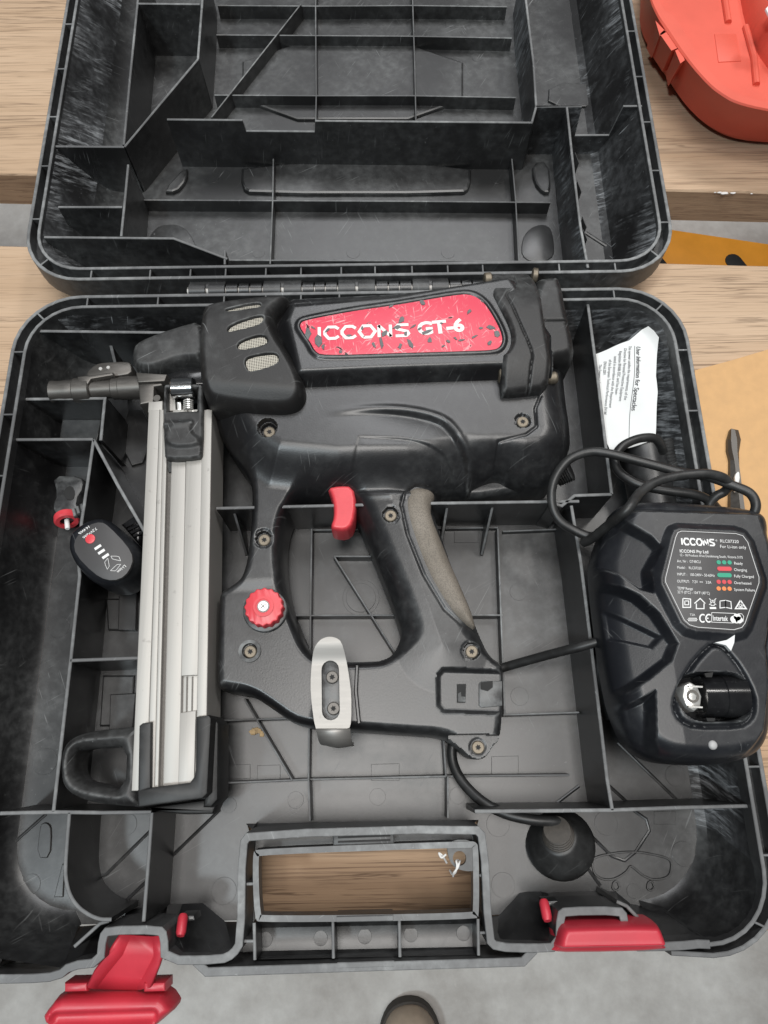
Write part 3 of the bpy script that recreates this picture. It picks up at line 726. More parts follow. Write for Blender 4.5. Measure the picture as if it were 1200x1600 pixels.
panel(tray, [(97, 655), (158, 655), (151, 690), (92, 690)], FZ+.010, M['case'], .002, 0, .0006)
panel(tray, [(190, 640), (232, 640), (232, 720), (196, 730)], FZ, M['case'], .003, 1, .001)
# -- latches
def latch_left():
    z = .046
    lt = sub("latch", M['red'], case, lambda b: b.loft([[(*at(p, q, z_), z_) for p, q, z_ in row] for row in (
        [(190, 1462, .056), (205, 1462, .048), (238, 1464, .048), (252, 1462, .056)],
        [(172, 1490, .055), (192, 1492, .045), (240, 1494, .045), (252, 1490, .055)],
        [(150, 1520, .052), (166, 1524, .041), (222, 1528, .041), (246, 1508, .052)],
        [(138, 1544, .047), (150, 1546, .037), (212, 1548, .037), (232, 1544, .047)])], False), 25)
    mod = lt.modifiers.new("thickness", 'SOLIDIFY'); mod.thickness = .002; mod.offset = 1
    P = pp([(a-9, b+7) for a, b in [(96, 1552), (110, 1547), (262, 1545), (272, 1552), (281, 1566), (279, 1574), (258, 1592), (246, 1602), (96, 1602), (80, 1592), (76, 1578)]], z-.004)
    bar_ = ccw(P)
    relief("latch_pull", bar_, lambda X, Y, D: .036+.011*dome(D, .0045)-.0045*np.exp(-(seg_dist(pp([(92, 1590), (240, 1585)], z-.004), X, Y)/.0032)**4), .026, M['red'], lt, .0009)
    for a, b_ in ((100, 136), (224, 258)):
        sub("latch_hook", M['red'], lt, lambda m_: m_.prism(pp([(a, 1536), (b_, 1535), (b_, 1550), (a, 1551)], z), .030, z, .0015))
    return lt
latch_left()
def latch_right():
    z = .068
    P = ccw(pp([(876, 1447), (890, 1443), (1022, 1441), (1034, 1446), (1046, 1478), (1054, 1484), (1050, 1494), (900, 1498), (862, 1495), (858, 1486), (868, 1478)], z))
    st = pp([(880, 1480), (1036, 1476)], z)
    lt = relief("latch", chaikin(P, 1), lambda X, Y, D: .054+.017*dome(D, .004)-.006*sstep(at(960, 1478, z)[1]+.0012, at(960, 1478, z)[1]-.0012, Y)+.0012*np.exp(-(seg_dist(st, X, Y)/.0012)**2), .045, M['red'], case, .0008)
    sub("latch_arm", M['red'], lt, lambda b: b.prism(pp([(905, 1430), (952, 1428), (972, 1445), (908, 1447)], .045), .03, .048, .002))
latch_right()

# -- hinge between tray and lid
hy, hz = .3412, .0535
kn = [292, 351, 409, 471, 527, 587, 644, 703, 757]
for i in range(len(kn)-1):
    xa, xb = wx(kn[i]+1, 440), wx(kn[i+1]-1, 440)
    up = i % 2
    def kf(b, xa=xa, xb=xb, up=up):
        w_ = (xb-xa); segs = [(0, .32), (.36, .64), (.68, 1)] if up else [(0, .46), (.54, 1)]
        for s0, s1 in segs:
            b.lathe((xa+w_*s0, hy, hz), (xa+w_*s1, hy, hz), [(0, .0054), (.02, .0060), (.98, .0060), (1, .0054)], 14)
        yy = (.333, hy) if up else (hy, .349)
        b.prism([(xa, yy[0]), (xb, yy[0]), (xb, yy[1]), (xa, yy[1])], hz-.004, hz+(.002 if up else .0035), .0006)
    sub("hinge_knuckle", [M['case'] if up else M['rim']], case, kf)
sub("hinge_pin", M['steel'], case, lambda b: b.lathe((wx(290, 440), hy, hz), (wx(760, 440), hy, hz), [(0, .0036), (1, .0036)], 12))

# -- lid
LX0, LX1, LF, LB = -.2735, .2335, .3490, .80
LFZ = .010
mb = MB()
LT = rrect(LX0+.0085, LX1-.0085, LF+.009, LB-.009, .036)
LBm = rrect(LX0+.030, LX1-.026, LF+.013, LB-.02, .040)
LC = rrect(LX0+.050, LX1-.036, LF+.018, LB-.03, .034)
mb.loft([[(x, y, ZR-.002) for x, y in LT], [(x, y, LFZ+.012) for x, y in LBm], [(x*.6+X*.4, y*.6+Y*.4, LFZ+.003) for (x, y), (X, Y) in zip(LBm, LC)], [(x, y, LFZ) for x, y in LC]])
mb.add([(x, y, LFZ) for x, y in LC], [tuple(range(len(LC)))])
LO = rrect(LX0, LX1, LF, LB, .044)
mb.loft([[(x, y, ZR-.005) for x, y in LO], [(x+.001*(1 if x < 0 else -1), (y-.57)*.992+.57, .03) for x, y in LO], [((x+.02)*.95-.02, (y-.57)*.95+.57, .004) for x, y in LO]])
mb.m = [2 if np.mean([mb.v[k][0] for k in f]) > .165 or (np.mean([mb.v[k][0] for k in f]) < -.235 and np.mean([mb.v[k][2] for k in f]) > .02) else m_ for f, m_ in zip(mb.f, mb.m)]
lid = mb.build("lid", [M['lid'], M['edge'], M['chalk']], case, 35)
sub("inner_rim", RE, lid, lambda b: b.wall(ccw(LT), .045, ZR, .0024, .0004, True))
sub("outer_rim", RE, lid, lambda b: b.wall(ccw(LO), .040, ZR-.0008, .0026, .0006, True))
sub("rim_channel", M['case'], lid, lambda b: b.loft([[(x, y, .050) for x, y in LT], [(x, y, .050) for x, y in LO]]))
LTc, LOc = ccw(LT)+[ccw(LT)[0]], ccw(LO)+[ccw(LO)[0]]
add_webs(LOc, LTc, lid, [dict(y=wy(104, 35), side=-1), dict(y=wy(92, 105), side=-1), dict(y=wy(78, 180), side=-1), dict(y=wy(66, 257), side=-1), dict(y=wy(56, 340), side=-1), dict(y=wy(990, 46), side=1), dict(y=wy(1005, 117), side=1), dict(y=wy(1018, 188), side=1), dict(y=wy(1028, 264), side=1), dict(y=wy(1040, 345), side=1)])
for px in (142, 234, 297, 352, 415, 470, 533, 586, 644, 700, 755, 875, 963):
    a, b_ = (wx(px, 420), LF), (wx(px, 420), LF+.009); sub("rim_web", RE, lid, lambda m_: m_.wall([a, b_], .048, ZR-.0012, .0013, .0001))
corner_web(lid, (LX0+.044, LF+.044), .044, (LX0+.0445, LF+.045), .036, -1, -1)
corner_web(lid, (LX1-.044, LF+.044), .044, (LX1-.0445, LF+.045), .036, 1, -1)
CH = [M['chalk'], M['edge']]
LZ = .060
def lpart(path, zs=None, mats=None, z=LZ, t=.002): return part("partition", lid, path, z, LFZ-.002, t, mats or LE, .0008, zs, None)
# long cross wall with a sunk middle, built as one straight wall with a stepped top
def stepped(x0px, x1px, ypx, tops, mats, z=LZ):
    a, b = at(x0px, ypx[0], z), at(x1px, ypx[1], z)
    path, zs = [], []
    for px, zz in tops:
        k = (px-x0px)/(x1px-x0px); path.append((a[0]+(b[0]-a[0])*k, a[1]+(b[1]-a[1])*k)); zs.append(zz)
    return sub("partition", mats, lid, lambda m_: m_.wall(path, LFZ-.002, zs, .002, .0008))
stepped(261, 832, (186, 191), [(261, LZ), (379, LZ), (381, .049), (490, .049), (493, LZ), (832, LZ)], LE)
lpart([(831, 191), (838, 166), (909, 165)])
stepped(838, 1003, (166, 165), [(838, LZ), (909, LZ), (903, .028) if False else (912, .030), (968, .030), (974, LZ), (1003, LZ)], CH)
lpart([(886, 167), (897, 270), (907, 352), (919, 418)], mats=CH)
lpart([(819, -60), (822, 0), (834, 100), (838, 166)], mats=CH)
lpart([(318, -60), (316, 0), (309, 92)], mats=LE)
lpart([(309, 92), (250, 162), (194, 229)])
lpart([(262, 186), (194, 229)] if False else [(309, 92), (310, 93)]) if False else None
lpart([(222, -60), (215, 0), (203, 120), (193, 226)])
lpart([(216, 5), (312, 6)])
lpart([(84, 228), (194, 229)])
lpart([(200, 257), (195, 310), (189, 369)])
lpart([(91, 323), (191, 323)])
lpart([(69, 370), (170, 371), (271, 372), (351, 391)], zs=[LZ, LZ, LZ, .050])
part("gusset", lid, [(351, 391), (351, 413)], .05, LFZ, .0018, LE)
# sloping wall between the corner pocket and the long bay
lpart([(262, 186), (255, 192), (200, 232)], zs=[LZ, LZ-.001, LZ-.002]) if False else None
for yy in (205,): pass
for (px, py) in ((899, 236), (903, 282), (911, 338), (912, 357)):
    a = at(px, py, LZ); sub("gusset", LE, lid, lambda b: b.wall([a, (a[0]+.006, a[1])], LFZ, [LZ-.001, LZ-.012], .0014, .0003))
LR = .023
def lrib(path, z=LR, t=.0012): return part("rib", lid, path, z, LFZ-.001, t, LE, .0005)
lrib([(340, 8), (493, 9), (645, 8), (792, 10)]); lrib([(338, 54), (493, 55), (645, 56), (800, 59)]); lrib([(335, 148), (493, 149), (645, 149), (806, 152)])
lrib([(495, -60), (493, 8), (494, 150), (493, 200)]); lrib([(643, -60), (645, 8), (648, 100), (650, 190)])
lrib([(470, 6), (432, 54), (330, 183)], .026)
lrib([(225, 312), (426, 313), (640, 314), (860, 316)]); lrib([(427, 248), (426, 313), (422, 412)]); lrib([(800, 248), (806, 314), (811, 412)])
lrib([(352, 406), (600, 407), (872, 408)], .022)
panel(lid, [(377, 252), (736, 253), (736, 292), (722, 302), (392, 302), (376, 292)], LFZ, M['lid'], .004, 1, .0025)
panel(lid, [(378, 66), (724, 68), (724, 186), (378, 186)], LFZ, M['lid'], .003, 1, .002)
panel(lid, [(832, 252), (858, 252), (862, 300), (848, 300), (834, 282)], LFZ, M['lid'], .004, 1, .002)
panel(lid, [(252, 298), (292, 256), (292, 280), (275, 300)], LFZ, M['lid'], .004, 1, .002)
panel(lid, [(858, 130), (936, 130), (936, 166), (856, 166)], LFZ, M['lid'], .002, 1, .001)
c_ = chaikin(pp([(230, 372), (244, 352), (270, 348), (292, 356), (308, 386), (308, 410), (232, 410)], LFZ+.002), 2)
sub("floor_panel", M['lid'], lid, lambda b: b.prism(ccw(c_), LFZ-.001, LFZ+.0012, .0008))
for q in ([(815, 372), (832, 352), (858, 350), (866, 372), (866, 408), (815, 408)], [(528, 176), (530, 166), (546, 158), (564, 160), (578, 168), (578, 180), (566, 189), (540, 189)]):
    q2 = chaikin(pp(q, LFZ+.001), 2); sub("floor_panel", M['lid'], lid, lambda b: b.prism(ccw(q2), LFZ-.001, LFZ+.001, .0008))
for line in ([(915, 364), (974, 402)], [(300, 12), (290, 20)]):
    sub("floor_seam", M['lid'], lid, lambda b: b.tube([(*at(p, q, LFZ), LFZ) for p, q in line], .0018, 8, 0, .8))
for px, py, r in ((333, 278, 12), (777, 280, 12), (508, 80, 11), (629, 78, 11), (746, 90, 12), (752, 183, 12), (552, 395, 13), (700, 395, 13), (404, 395, 12), (945, 296, 13), (184, 137, 12), (917, 146, 13), (950, 370, 8), (900, 22, 12)):
    mark(lid, px, py, r, LFZ, M['lid'])
for x0, y0 in ((395, 22), (546, 26), (696, 26)):
    panel(lid, [(x0, y0), (x0+32, y0), (x0+32, y0+16), (x0, y0+16)], LFZ, M['lid'], .0003, 0, .0002, "floor_patch")
# ------------------------------------------------------------------ nail gun lying in the tray
gx, gy = at(600, 700, .05)
gun = thing("nail_gun", "black cordless gas nail gun with chipped red side label lying in the open case", "nail gun", (gx, gy, FZ))
GZ = .050
out = [(316, 560), (318, 625), (330, 655), (355, 700), (378, 730), (390, 752), (393, 775), (391, 822), (386, 870), (378, 900), (366, 912), (342, 924), (340, 945), (337, 1065), (341, 1078), (356, 1080), (392, 1086), (422, 1106), (455, 1130), (480, 1137), (500, 1141), (560, 1143), (640, 1149), (694, 1152), (716, 1168), (736, 1186), (752, 1188), (764, 1182), (774, 1164), (781, 1160), (786, 1135), (787, 1090), (788, 1045), (784, 1036), (766, 1024), (752, 992), (737, 955), (718, 910), (699, 858), (684, 815), (678, 795), (682, 780), (690, 768), (712, 765), (735, 772), (737, 760), (778, 744), (800, 760), (860, 757), (876, 738), (890, 706), (892, 690), (880, 610), (880, 570), (700, 520), (500, 530)]
hole = [(457, 792), (462, 783), (474, 778), (500, 776), (534, 775), (556, 800), (572, 838), (590, 880), (609, 928), (624, 970), (628, 985), (625, 1000), (615, 1020), (600, 1029), (586, 1032), (540, 1033), (505, 1030), (488, 1020), (476, 1004), (466, 980), (452, 945), (443, 908), (439, 870), (441, 830), (448, 804)]
OUT = chaikin(pp(out, GZ), 2); HOLE = chaikin(pp(hole, GZ), 2)
upper = pp([(250, 540), (320, 640), (372, 716), (430, 752), (530, 762), (640, 756), (720, 742), (800, 752), (900, 740), (960, 600), (900, 450), (500, 430)], GZ)
crease1 = catmull(pp([(470, 654), (500, 652), (580, 645), (640, 648), (690, 662), (716, 690), (732, 716)], .072), 5)
crease2 = catmull(pp([(560, 684), (640, 688), (690, 704), (712, 730)], .072), 5)
pocket = pp([(560, 660), (640, 660), (690, 676), (722, 722), (700, 736), (600, 716), (540, 690)], .072)
gripzone = pp([(632, 771), (649, 760), (674, 759), (684, 768), (676, 788), (676, 805), (695, 854), (737, 954), (748, 987), (720, 976), (694, 953), (662, 900), (637, 838), (627, 792)], .058)
portz = ccw(pp([(688, 1056), (694, 1049), (800, 1052), (800, 1112), (694, 1108), (688, 1100)], .060))
armz = pp([(330, 905), (460, 900), (520, 1050), (500, 1150), (320, 1110)], .058)
screws_h = [((420, 673), .070), ((412, 842), .0575), ((610, 804), .062), ((390, 1017), .0575), ((737, 1017), .060), ((747, 1167), .050), ((817, 657), .0755)]
SW = [(at(*p, z), z) for p, z in screws_h]
carve1 = ccw(crease1+pp([(736, 760), (470, 760)], .072)); carve2 = ccw(crease2+pp([(716, 760), (540, 760)], .072))
fx0, fx1 = at(500, 660, .072)[0], at(670, 660, .072)[0]
def housing(X, Y, D):
    up = sstep(-.010, .022, sdf(upper, X, Y))
    cov = sstep(.0, .03, sdf(pp([(300, 420), (300, 610), (900, 600), (900, 400)], .06), X, Y))
    gr = np.clip(seg_dist(pp([(610, 780), (690, 1010)], .055), X, Y)/.03, 0, 1)
    H = .059+.0165*up+.004*(1-gr)*(1-up)-.0015*sstep(0, .01, sdf(armz, X, Y))
    base = .040+.006*up; lowz = sdf(pp([(300, 1010), (800, 1010), (800, 1200), (300, 1200)], .055), X, Y)
    rr = .0150+.0100*up-.0085*sstep(-.01, .01, np.maximum(sdf(armz, X, Y), np.maximum(lowz, sdf(pp([(380, 700), (470, 700), (450, 960), (330, 960)], .055), X, Y)))) 
    Z = base+(H-base)*dome(D, rr)
    fade = sstep(fx0, fx1, X)
    c1 = sdf(carve1, X, Y); Z -= .0042*fade*sstep(-.001, .0030, c1)*np.exp(-np.clip(c1, 0, 1)/.013)
    Z += .0012*fade*np.exp(-((c1+.0025)/.0022)**2)
    c2 = sdf(carve2, X, Y); Z -= .0016*fade*sstep(-.0005, .0015, c2)*np.exp(-np.clip(c2, 0, 1)/.008)
    gz = sdf(gripzone, X, Y); Z -= .0012*np.exp(-(gz/.0009)**2)
    pz = sdf(portz, X, Y); Z = np.where(pz > -.0022, np.minimum(Z, .0585-.0026*sstep(-.0022, .0004, pz)), Z)
    foot = sdf(pp([(700, 1148), (790, 1148), (790, 1200), (700, 1200)], .05), X, Y)
    Z = np.where(foot > 0, np.minimum(Z, .0475+.0*Z), Z)
    for (x, y), z in SW:
        r = np.hypot(X-x, Y-y); Z = np.where(r < .0052, np.minimum(Z, z-.0030), np.where(r < .0068, np.minimum(Z, z+.0003), Z))
    # cover seam line on the rear lower corner
    seam = pp([(844, 620), (836, 640), (838, 668), (822, 680), (779, 690), (777, 744)], .074)
    Z -= .0010*np.exp(-(seg_dist(seam, X, Y)/.0008)**2)
    return Z
hs = relief("housing", OUT, housing, .014, M['gun'], gun, .00075, [HOLE], 72)

# front cap with vents
FCZ = .076
fc = [(316, 496), (324, 484), (353, 475), (428, 464), (450, 465), (456, 474), (446, 486), (432, 500), (432, 516), (442, 540), (460, 566), (476, 598), (481, 622), (474, 640), (458, 650), (430, 651), (390, 648), (348, 643), (327, 637), (317, 619), (312, 565)]
FC = chaikin(pp(fc, FCZ), 2)
VZ = .0895
vents = [[(354, 489), (404, 476), (409, 481), (406, 484), (358, 492)], [(358, 523), (366, 514), (412, 498), (413, 508), (404, 515), (362, 525)], [(373, 548), (380, 540), (412, 530), (420, 538), (417, 545), (378, 554)], [(385, 570), (394, 564), (430, 558), (437, 565), (435, 575), (396, 587), (389, 584)]]
VW = [chaikin(pp(v, VZ-.004), 2) for v in vents]
axis_y = at(400, 560, .08)[1]
def capbody(X, Y, D):
    zt_ = .0920-7*np.clip(np.abs(Y-axis_y)-.018, 0, 1)**2
    Z = .070+(zt_-.070)*dome(D, .0075)
    low = sdf(pp([(300, 622), (480, 640), (500, 700), (300, 700)], .08), X, Y)
    return Z-.004*sstep(-.012, .004, low)
def frontcap(X, Y, D):
    Z = capbody(X, Y, D)
    for v in VW:
        q = sdf(v, X, Y); Z = np.where(q > -.0022, Z-.0030*sstep(-.0009, .0003, q), Z)
    return Z
cap = relief("front_cap", FC, frontcap, .03, M['gunworn'], gun, .0006, (), 72)
for v in VW:
    relief("vent_gauze", v, lambda X, Y, D: capbody(X, Y, sdf(FC, X, Y))-.0022, .06, M['gauze'], cap, .0008)

# cylinder cover, ridge with flat top
CVZ = .072
cv = [(446, 475), (458, 468), (560, 463), (620, 460), (688, 452), (757, 441), (790, 440), (858, 540), (858, 598), (776, 598), (620, 604), (478, 611), (440, 600), (420, 540)]
CVw = pp(cv, CVZ)
top_in = pp([(452, 500), (460, 480), (620, 466), (700, 452), (900, 420), (900, 573), (784, 566), (600, 572), (470, 578)], .088)
lab = [(467, 511), (470, 503), (478, 500), (500, 495), (560, 484), (620, 476), (717, 459), (739, 460), (757, 472), (771, 493), (783, 516), (787, 532), (782, 544), (770, 549), (700, 551), (600, 554), (503, 557), (491, 550), (484, 536), (474, 522)]
LABZ = .0885
LAB = chaikin(pp(lab, LABZ), 2)
def cover(X, Y, D):
    d = sdf(top_in, X, Y); Z = .0885-.0125*sstep(.0005, -.011, d)-.004*sstep(.006, 0, D)
    l = sdf(LAB, X, Y); Z += .0014*sstep(-.0035, -.0012, l)*sstep(.0012, -.0005, l)
    return Z
cvr = relief("cylinder_cover", CVw, cover, .03, M['gun'], gun, .0008, (), 72)
lb = sub("side_label", M['label'], gun, lambda b: b.prism(ccw(offset(ccw(LAB), .0004)), LABZ-.001, LABZ+.0004, .0002))

def logo(b, px, py, z, w, h, ang, m=0, th=.17, zf=None):
    """six heavy hexagonal letters"""
    x0, y0 = at(px, py, z); c, s = math.cos(ang), math.sin(ang)
    L = {'I': [[(0, 0), (0, 1)]], 'C': [[(.74, .80), (.56, .97), (.20, .97), (0, .62), (0, .38), (.20, .03), (.56, .03), (.74, .20)]], 'O': [[(.22, .03), (.62, .03), (.86, .5), (.62, .97), (.22, .97), (0, .5), (.22, .03)]],
         'N': [[(0, 0), (0, 1)], [(-.02, .98), (.64, .02)], [(.62, 0), (.62, 1)]], 'S': [[(.68, .95), (.12, .95), (0, .78), (.04, .62), (.60, .40), (.66, .22), (.54, .05), (-.04, .05)]]}
    adv = {'I': .30, 'C': .92, 'O': 1.06, 'N': .92, 'S': .8}; tot = sum(adv[k] for k in "ICCONS")
    sx = w/tot; cx = 0
    for k in "ICCONS":
        for st in L[k]:
            P = []
            for a, d in st:
                X, Y = (cx+a)*sx, d*h; P.append((x0+X*c-Y*s, y0+X*s+Y*c))
            zz = z; n0 = len(b.v)
            pl, pr = offset(P, th*h/2, False), offset(P, -th*h/2, False)
            b.loft([[(x, y, zz) for x, y in pr], [(x, y, zz) for x, y in pl]], False, m)
        cx += adv[k]
def gunprint(b):
    z = LABZ+.0007
    a, e = at(499, 530, z), at(640, 525, z)
    logo(b, 499, 530, z, math.dist(a, e)*1.02, .0098, math.atan2(e[1]-a[1], e[0]-a[0]), 0, .23)
    a, e = at(653, 523, z), at(735, 516, z)
    text_mesh(b, "GT-6", 653, 523, z, .0102, math.atan2(e[1]-a[1], e[0]-a[0]), 0, 'LEFT', 1.08, None, .0006)
sub("label_print", M['labelprint'], lb, gunprint, 0)

# torn spots of the label where the black plastic shows
rnd = random.Random(11)
for px, py, r in ((481, 522, 13), (497, 532, 12), (489, 512, 6), (505, 541, 6), (596, 534, 11), (601, 521, 8), (627, 499, 9), (620, 511, 7), (634, 521, 5), (645, 510, 6), (668, 518, 9), (661, 473, 8), (733, 487, 6), (768, 511, 9), (777, 521, 7), (741, 526, 8), (721, 531, 5), (711, 528, 4), (640, 536, 9), (625, 541, 6), (671, 531, 7), (755, 470, 6), (692, 541, 4), (611, 478, 5), (511, 516, 6), (700, 533, 4), (655, 514, 5), (545, 524, 5), (566, 512, 4), (584, 538, 6), (765, 535, 6), (752, 512, 4), (690, 505, 3), (532, 549, 4)):
    an = rnd.uniform(0, 3.1); el = rnd.uniform(.3, .65); n_ = rnd.randint(6, 9); q = []
    c0_ = at(px, py, LABZ+.0008)
    for k in range(n_):
        a = 2*math.pi*k/n_; rr_ = r*.00052*rnd.uniform(.45, 1.05); x_, y_ = rr_*math.cos(a), rr_*math.sin(a)*el
        q.append((c0_[0]+x_*math.cos(an)-y_*math.sin(an), c0_[1]+x_*math.sin(an)+y_*math.cos(an)))
    sub("label_chip", M['gun'], lb, lambda b: b.prism(q, LABZ+.0003, LABZ+.00085, .0001), 0)
# rear strap, hinge studs and end cap
STZ = .080
strap = [(764, 426), (772, 422), (803, 419), (828, 420), (833, 432), (839, 460), (846, 510), (853, 556), (857, 575), (855, 612), (820, 616), (786, 619), (782, 612), (781, 566), (790, 560), (796, 545), (793, 524), (776, 490), (764, 470)]
SP = chaikin(pp(strap, STZ), 1)
sseam = catmull(pp([(805, 421), (806, 448), (791, 462), (800, 485), (828, 550), (829, 575), (827, 618)], .088), 4)
def strapf(X, Y, D):
    yc = (at(800, 520, .085)[1]); Z = .0925-9*np.clip(np.abs(Y-yc)-.014, 0, 1)**2
    Z = Z-.0045*(1-dome(D, .004)); Z -= .0012*np.exp(-(seg_dist(sseam, X, Y)/.0007)**2)
    return Z
relief("rear_strap", SP, strapf, .03, M['gunworn'], gun, .0007, (), 72)
EZ = .070
ec = [(826, 448), (860, 443), (870, 445), (877, 460), (884, 500), (896, 552), (894, 568), (886, 574), (850, 580), (820, 560)]
relief("rear_end_cap", chaikin(pp(ec, EZ), 1), lambda X, Y, D: .066+.019*dome(D, .008)-.0012*np.exp(-(seg_dist(pp([(850, 506), (892, 506)], .08), X, Y)/.0006)**2), .02, M['gunworn'], gun, .0008, (), 72)
for (a, b_), z, r in ((((778, 585), (790, 585)), .078, .0065), (((852, 592), (870, 590)), .074, .0045), (((756, 437), (768, 436)), .078, .005), (((831, 430), (840, 431)), .078, .0055)):
    p, q = at(*a, z), at(*b_, z); sub("hinge_stud", M['screw'], gun, lambda m_: m_.lathe((*p, z), (*q, z), [(0, r*.8), (.15, r), (.85, r), (1, r*.8)], 16))
# black lower rear block under the body
relief("gas_bay_cover", chaikin(pp([(700, 752), (735, 742), (800, 735), (868, 734), (872, 744), (862, 760), (802, 768), (736, 778), (712, 772)], .040), 1), lambda X, Y, D: .034+.007*dome(D, .004), .012, M['gun'], gun, .001)
sub("bay_wall", M['gun'], gun, lambda b: b.prism(pp([(400, 760), (700, 752), (735, 772), (690, 776), (500, 783), (460, 790)], .035), .012, .036, .003))

# screws
def screw(parent, p, z, r=.0042, mat='screw', ring=True):
    s_ = sub("screw", M[mat], parent, lambda b: b.lathe((*p, z-.004), (*p, z), [(0, r), (.9, r), (1, r*.86)], 18))
    n_ = [(p[0]+(r*.48 if k % 2 else r*.28)*math.cos(math.pi*k/6+.3), p[1]+(r*.48 if k % 2 else r*.28)*math.sin(math.pi*k/6+.3)) for k in range(12)]
    sub("star_recess", M['deep'], s_, lambda b: b.prism(n_, z-.001, z+.0002)); return s_
for (p, z) in SW: screw(gun, (p[0]+.0002, p[1]-.0003), z-.0012, .0041)
# clip screw pockets
knob_c = at(412, 948, .070)
def gear(c, r0, r1, n=16): return [(c[0]+(r0+(r1-r0)*(.5+.5*math.cos(n*a)))*math.cos(a), c[1]+(r0+(r1-r0)*(.5+.5*math.cos(n*a)))*math.sin(a)) for a in np.linspace(0, 2*math.pi, 128, endpoint=False)]
kn_ = sub("depth_knob", M['knob'], gun, lambda b: b.prism(gear(knob_c, .0118, .0127), .060, .0705, .0012))
sub("knob_seat", M['gun'], gun, lambda b: b.prism(circle(at(414, 953, .061), .0145, 32), .055, .0612, .001))
sub("knob_recess", M['knob'], kn_, lambda b: b.frame(circle(knob_c, .0066, 24), circle(knob_c, .0050, 24), .0700, .0714))
sub("knob_dish", M['knob'], kn_, lambda b: b.prism(circle(knob_c, .0050, 24), .0695, .0707))
sc = sub("screw", M['bright'], kn_, lambda b: b.lathe((*knob_c, .069), (*knob_c, .0722), [(0, .0040), (.8, .0040), (1, .0032)], 18))
for a in (.7, .7+math.pi/2):
    d = np.array((math.cos(a), math.sin(a)))
    sub("cross_slot", M['deep'], kn_, lambda b: b.wall([tuple(np.array(knob_c)-d*.0024), tuple(np.array(knob_c)+d*.0024)], .071, .0724, .0008, 0))
# seat ring of the cross screw on the front arm
p = at(390, 1017, .059); sub("screw_collar", M['gunworn'], gun, lambda b: b.frame(circle(p, .0072, 28), circle(p, .0050, 28), .054, .0592))
# trigger
tr = [(512, 767), (530, 763), (553, 764), (558, 792), (553, 824), (541, 834), (521, 832), (517, 826), (522, 812), (522, 795), (518, 778)]
relief("trigger", chaikin(pp(tr, .052), 1), lambda X, Y, D: .055+.0045*dome(D, .0025), .035, M['knob'], gun, .0006)
# grip pad
gpz = ccw(pp([(633, 774), (642, 764), (655, 760), (674, 761), (682, 769), (674, 788), (674, 804), (695, 854), (718, 908), (737, 954), (747, 986), (722, 975), (697, 952), (664, 900), (640, 838), (630, 796)], .0585))
relief("grip_pad", chaikin(gpz, 1), lambda X, Y, D: .0555+.0085*dome(D, .008)-.012*sstep(.012, .034, seg_dist(pp([(632, 790), (660, 895), (700, 960)], .0585), X, Y)), .03, M['gripp'], gun, .0007)
# belt hook
bh = [(499, 1003), (507, 998), (516, 996), (526, 998), (534, 1004), (540, 1025), (546, 1060), (549, 1085), (549, 1128), (545, 1140), (498, 1143), (492, 1136), (487, 1100), (485, 1070), (487, 1036), (491, 1014)]
slot = stadium(at(516, 1046, .0705), at(517, 1111, .0705), .0055)
hk = relief("belt_hook", chaikin(pp(bh, .0705), 1), lambda X, Y, D: .0707+.004*sstep(at(516, 1040, .07)[1], at(516, 1000, .07)[1], Y), .0675, M['steel'], gun, .0006, [slot])
rows = []
for k in range(9):
    a = math.pi*.5*k/8
    y0 = 1138; xl, xr = 494+8*k/8, 547.5+2.5*k/8
    z = .0695-.010*(1-math.cos(a)); dy = 25*math.sin(a)
    rows.append([(*at(xl, y0+dy*.8, .0695), z), (*at((xl+xr)/2, y0+dy, .0695), z), (*at(xr, y0+dy*.85, .0695), z)])
rows.append([(x, y, z-.014) for x, y, z in rows[-1]])
lip = sub("hook_bend", M['steel'], hk, lambda b: b.loft(rows, False)); md = lip.modifiers.new("thickness", 'SOLIDIFY'); md.thickness = .0022; md.offset = -1
sub("hook_base", M['gun'], gun, lambda b: b.prism(chaikin(pp([(496, 1020), (540, 1020), (543, 1130), (494, 1132)], .066), 1), .05, .0664, .001))
for c_ in ((519, 1058), (521, 1107)): screw(gun, at(*c_, .0690), .0692, .0040, 'darksteel')
sub("rib_line", M['gun'], gun, lambda b: b.tube([(*at(x, y, .062), .0617) for x, y in ((558, 1040), (556, 1080), (561, 1130))], .0012, 6))
# battery port
pt = sub("battery_port", M['gun'], gun, lambda b: b.prism(pp([(748, 1068), (753, 1064), (785, 1064), (785, 1103), (752, 1106), (748, 1102)], .0565), .050, .0568, .0006))
sub("port_window", M['deep'], pt, lambda b: b.prism(pp([(751, 1066), (770, 1064), (770, 1074), (762, 1080), (751, 1077)], .057), .0560, .0571))
sub("port_window", M['deep'], pt, lambda b: b.prism(pp([(714, 1069), (728, 1069), (727, 1098), (714, 1098)], .056), .0545, .0572))
sub("port_catch", M['gunworn'], pt, lambda b: b.prism(pp([(715, 1084), (720, 1081), (721, 1088), (727, 1089), (727, 1097), (715, 1097)], .056), .054, .0575, .0004))

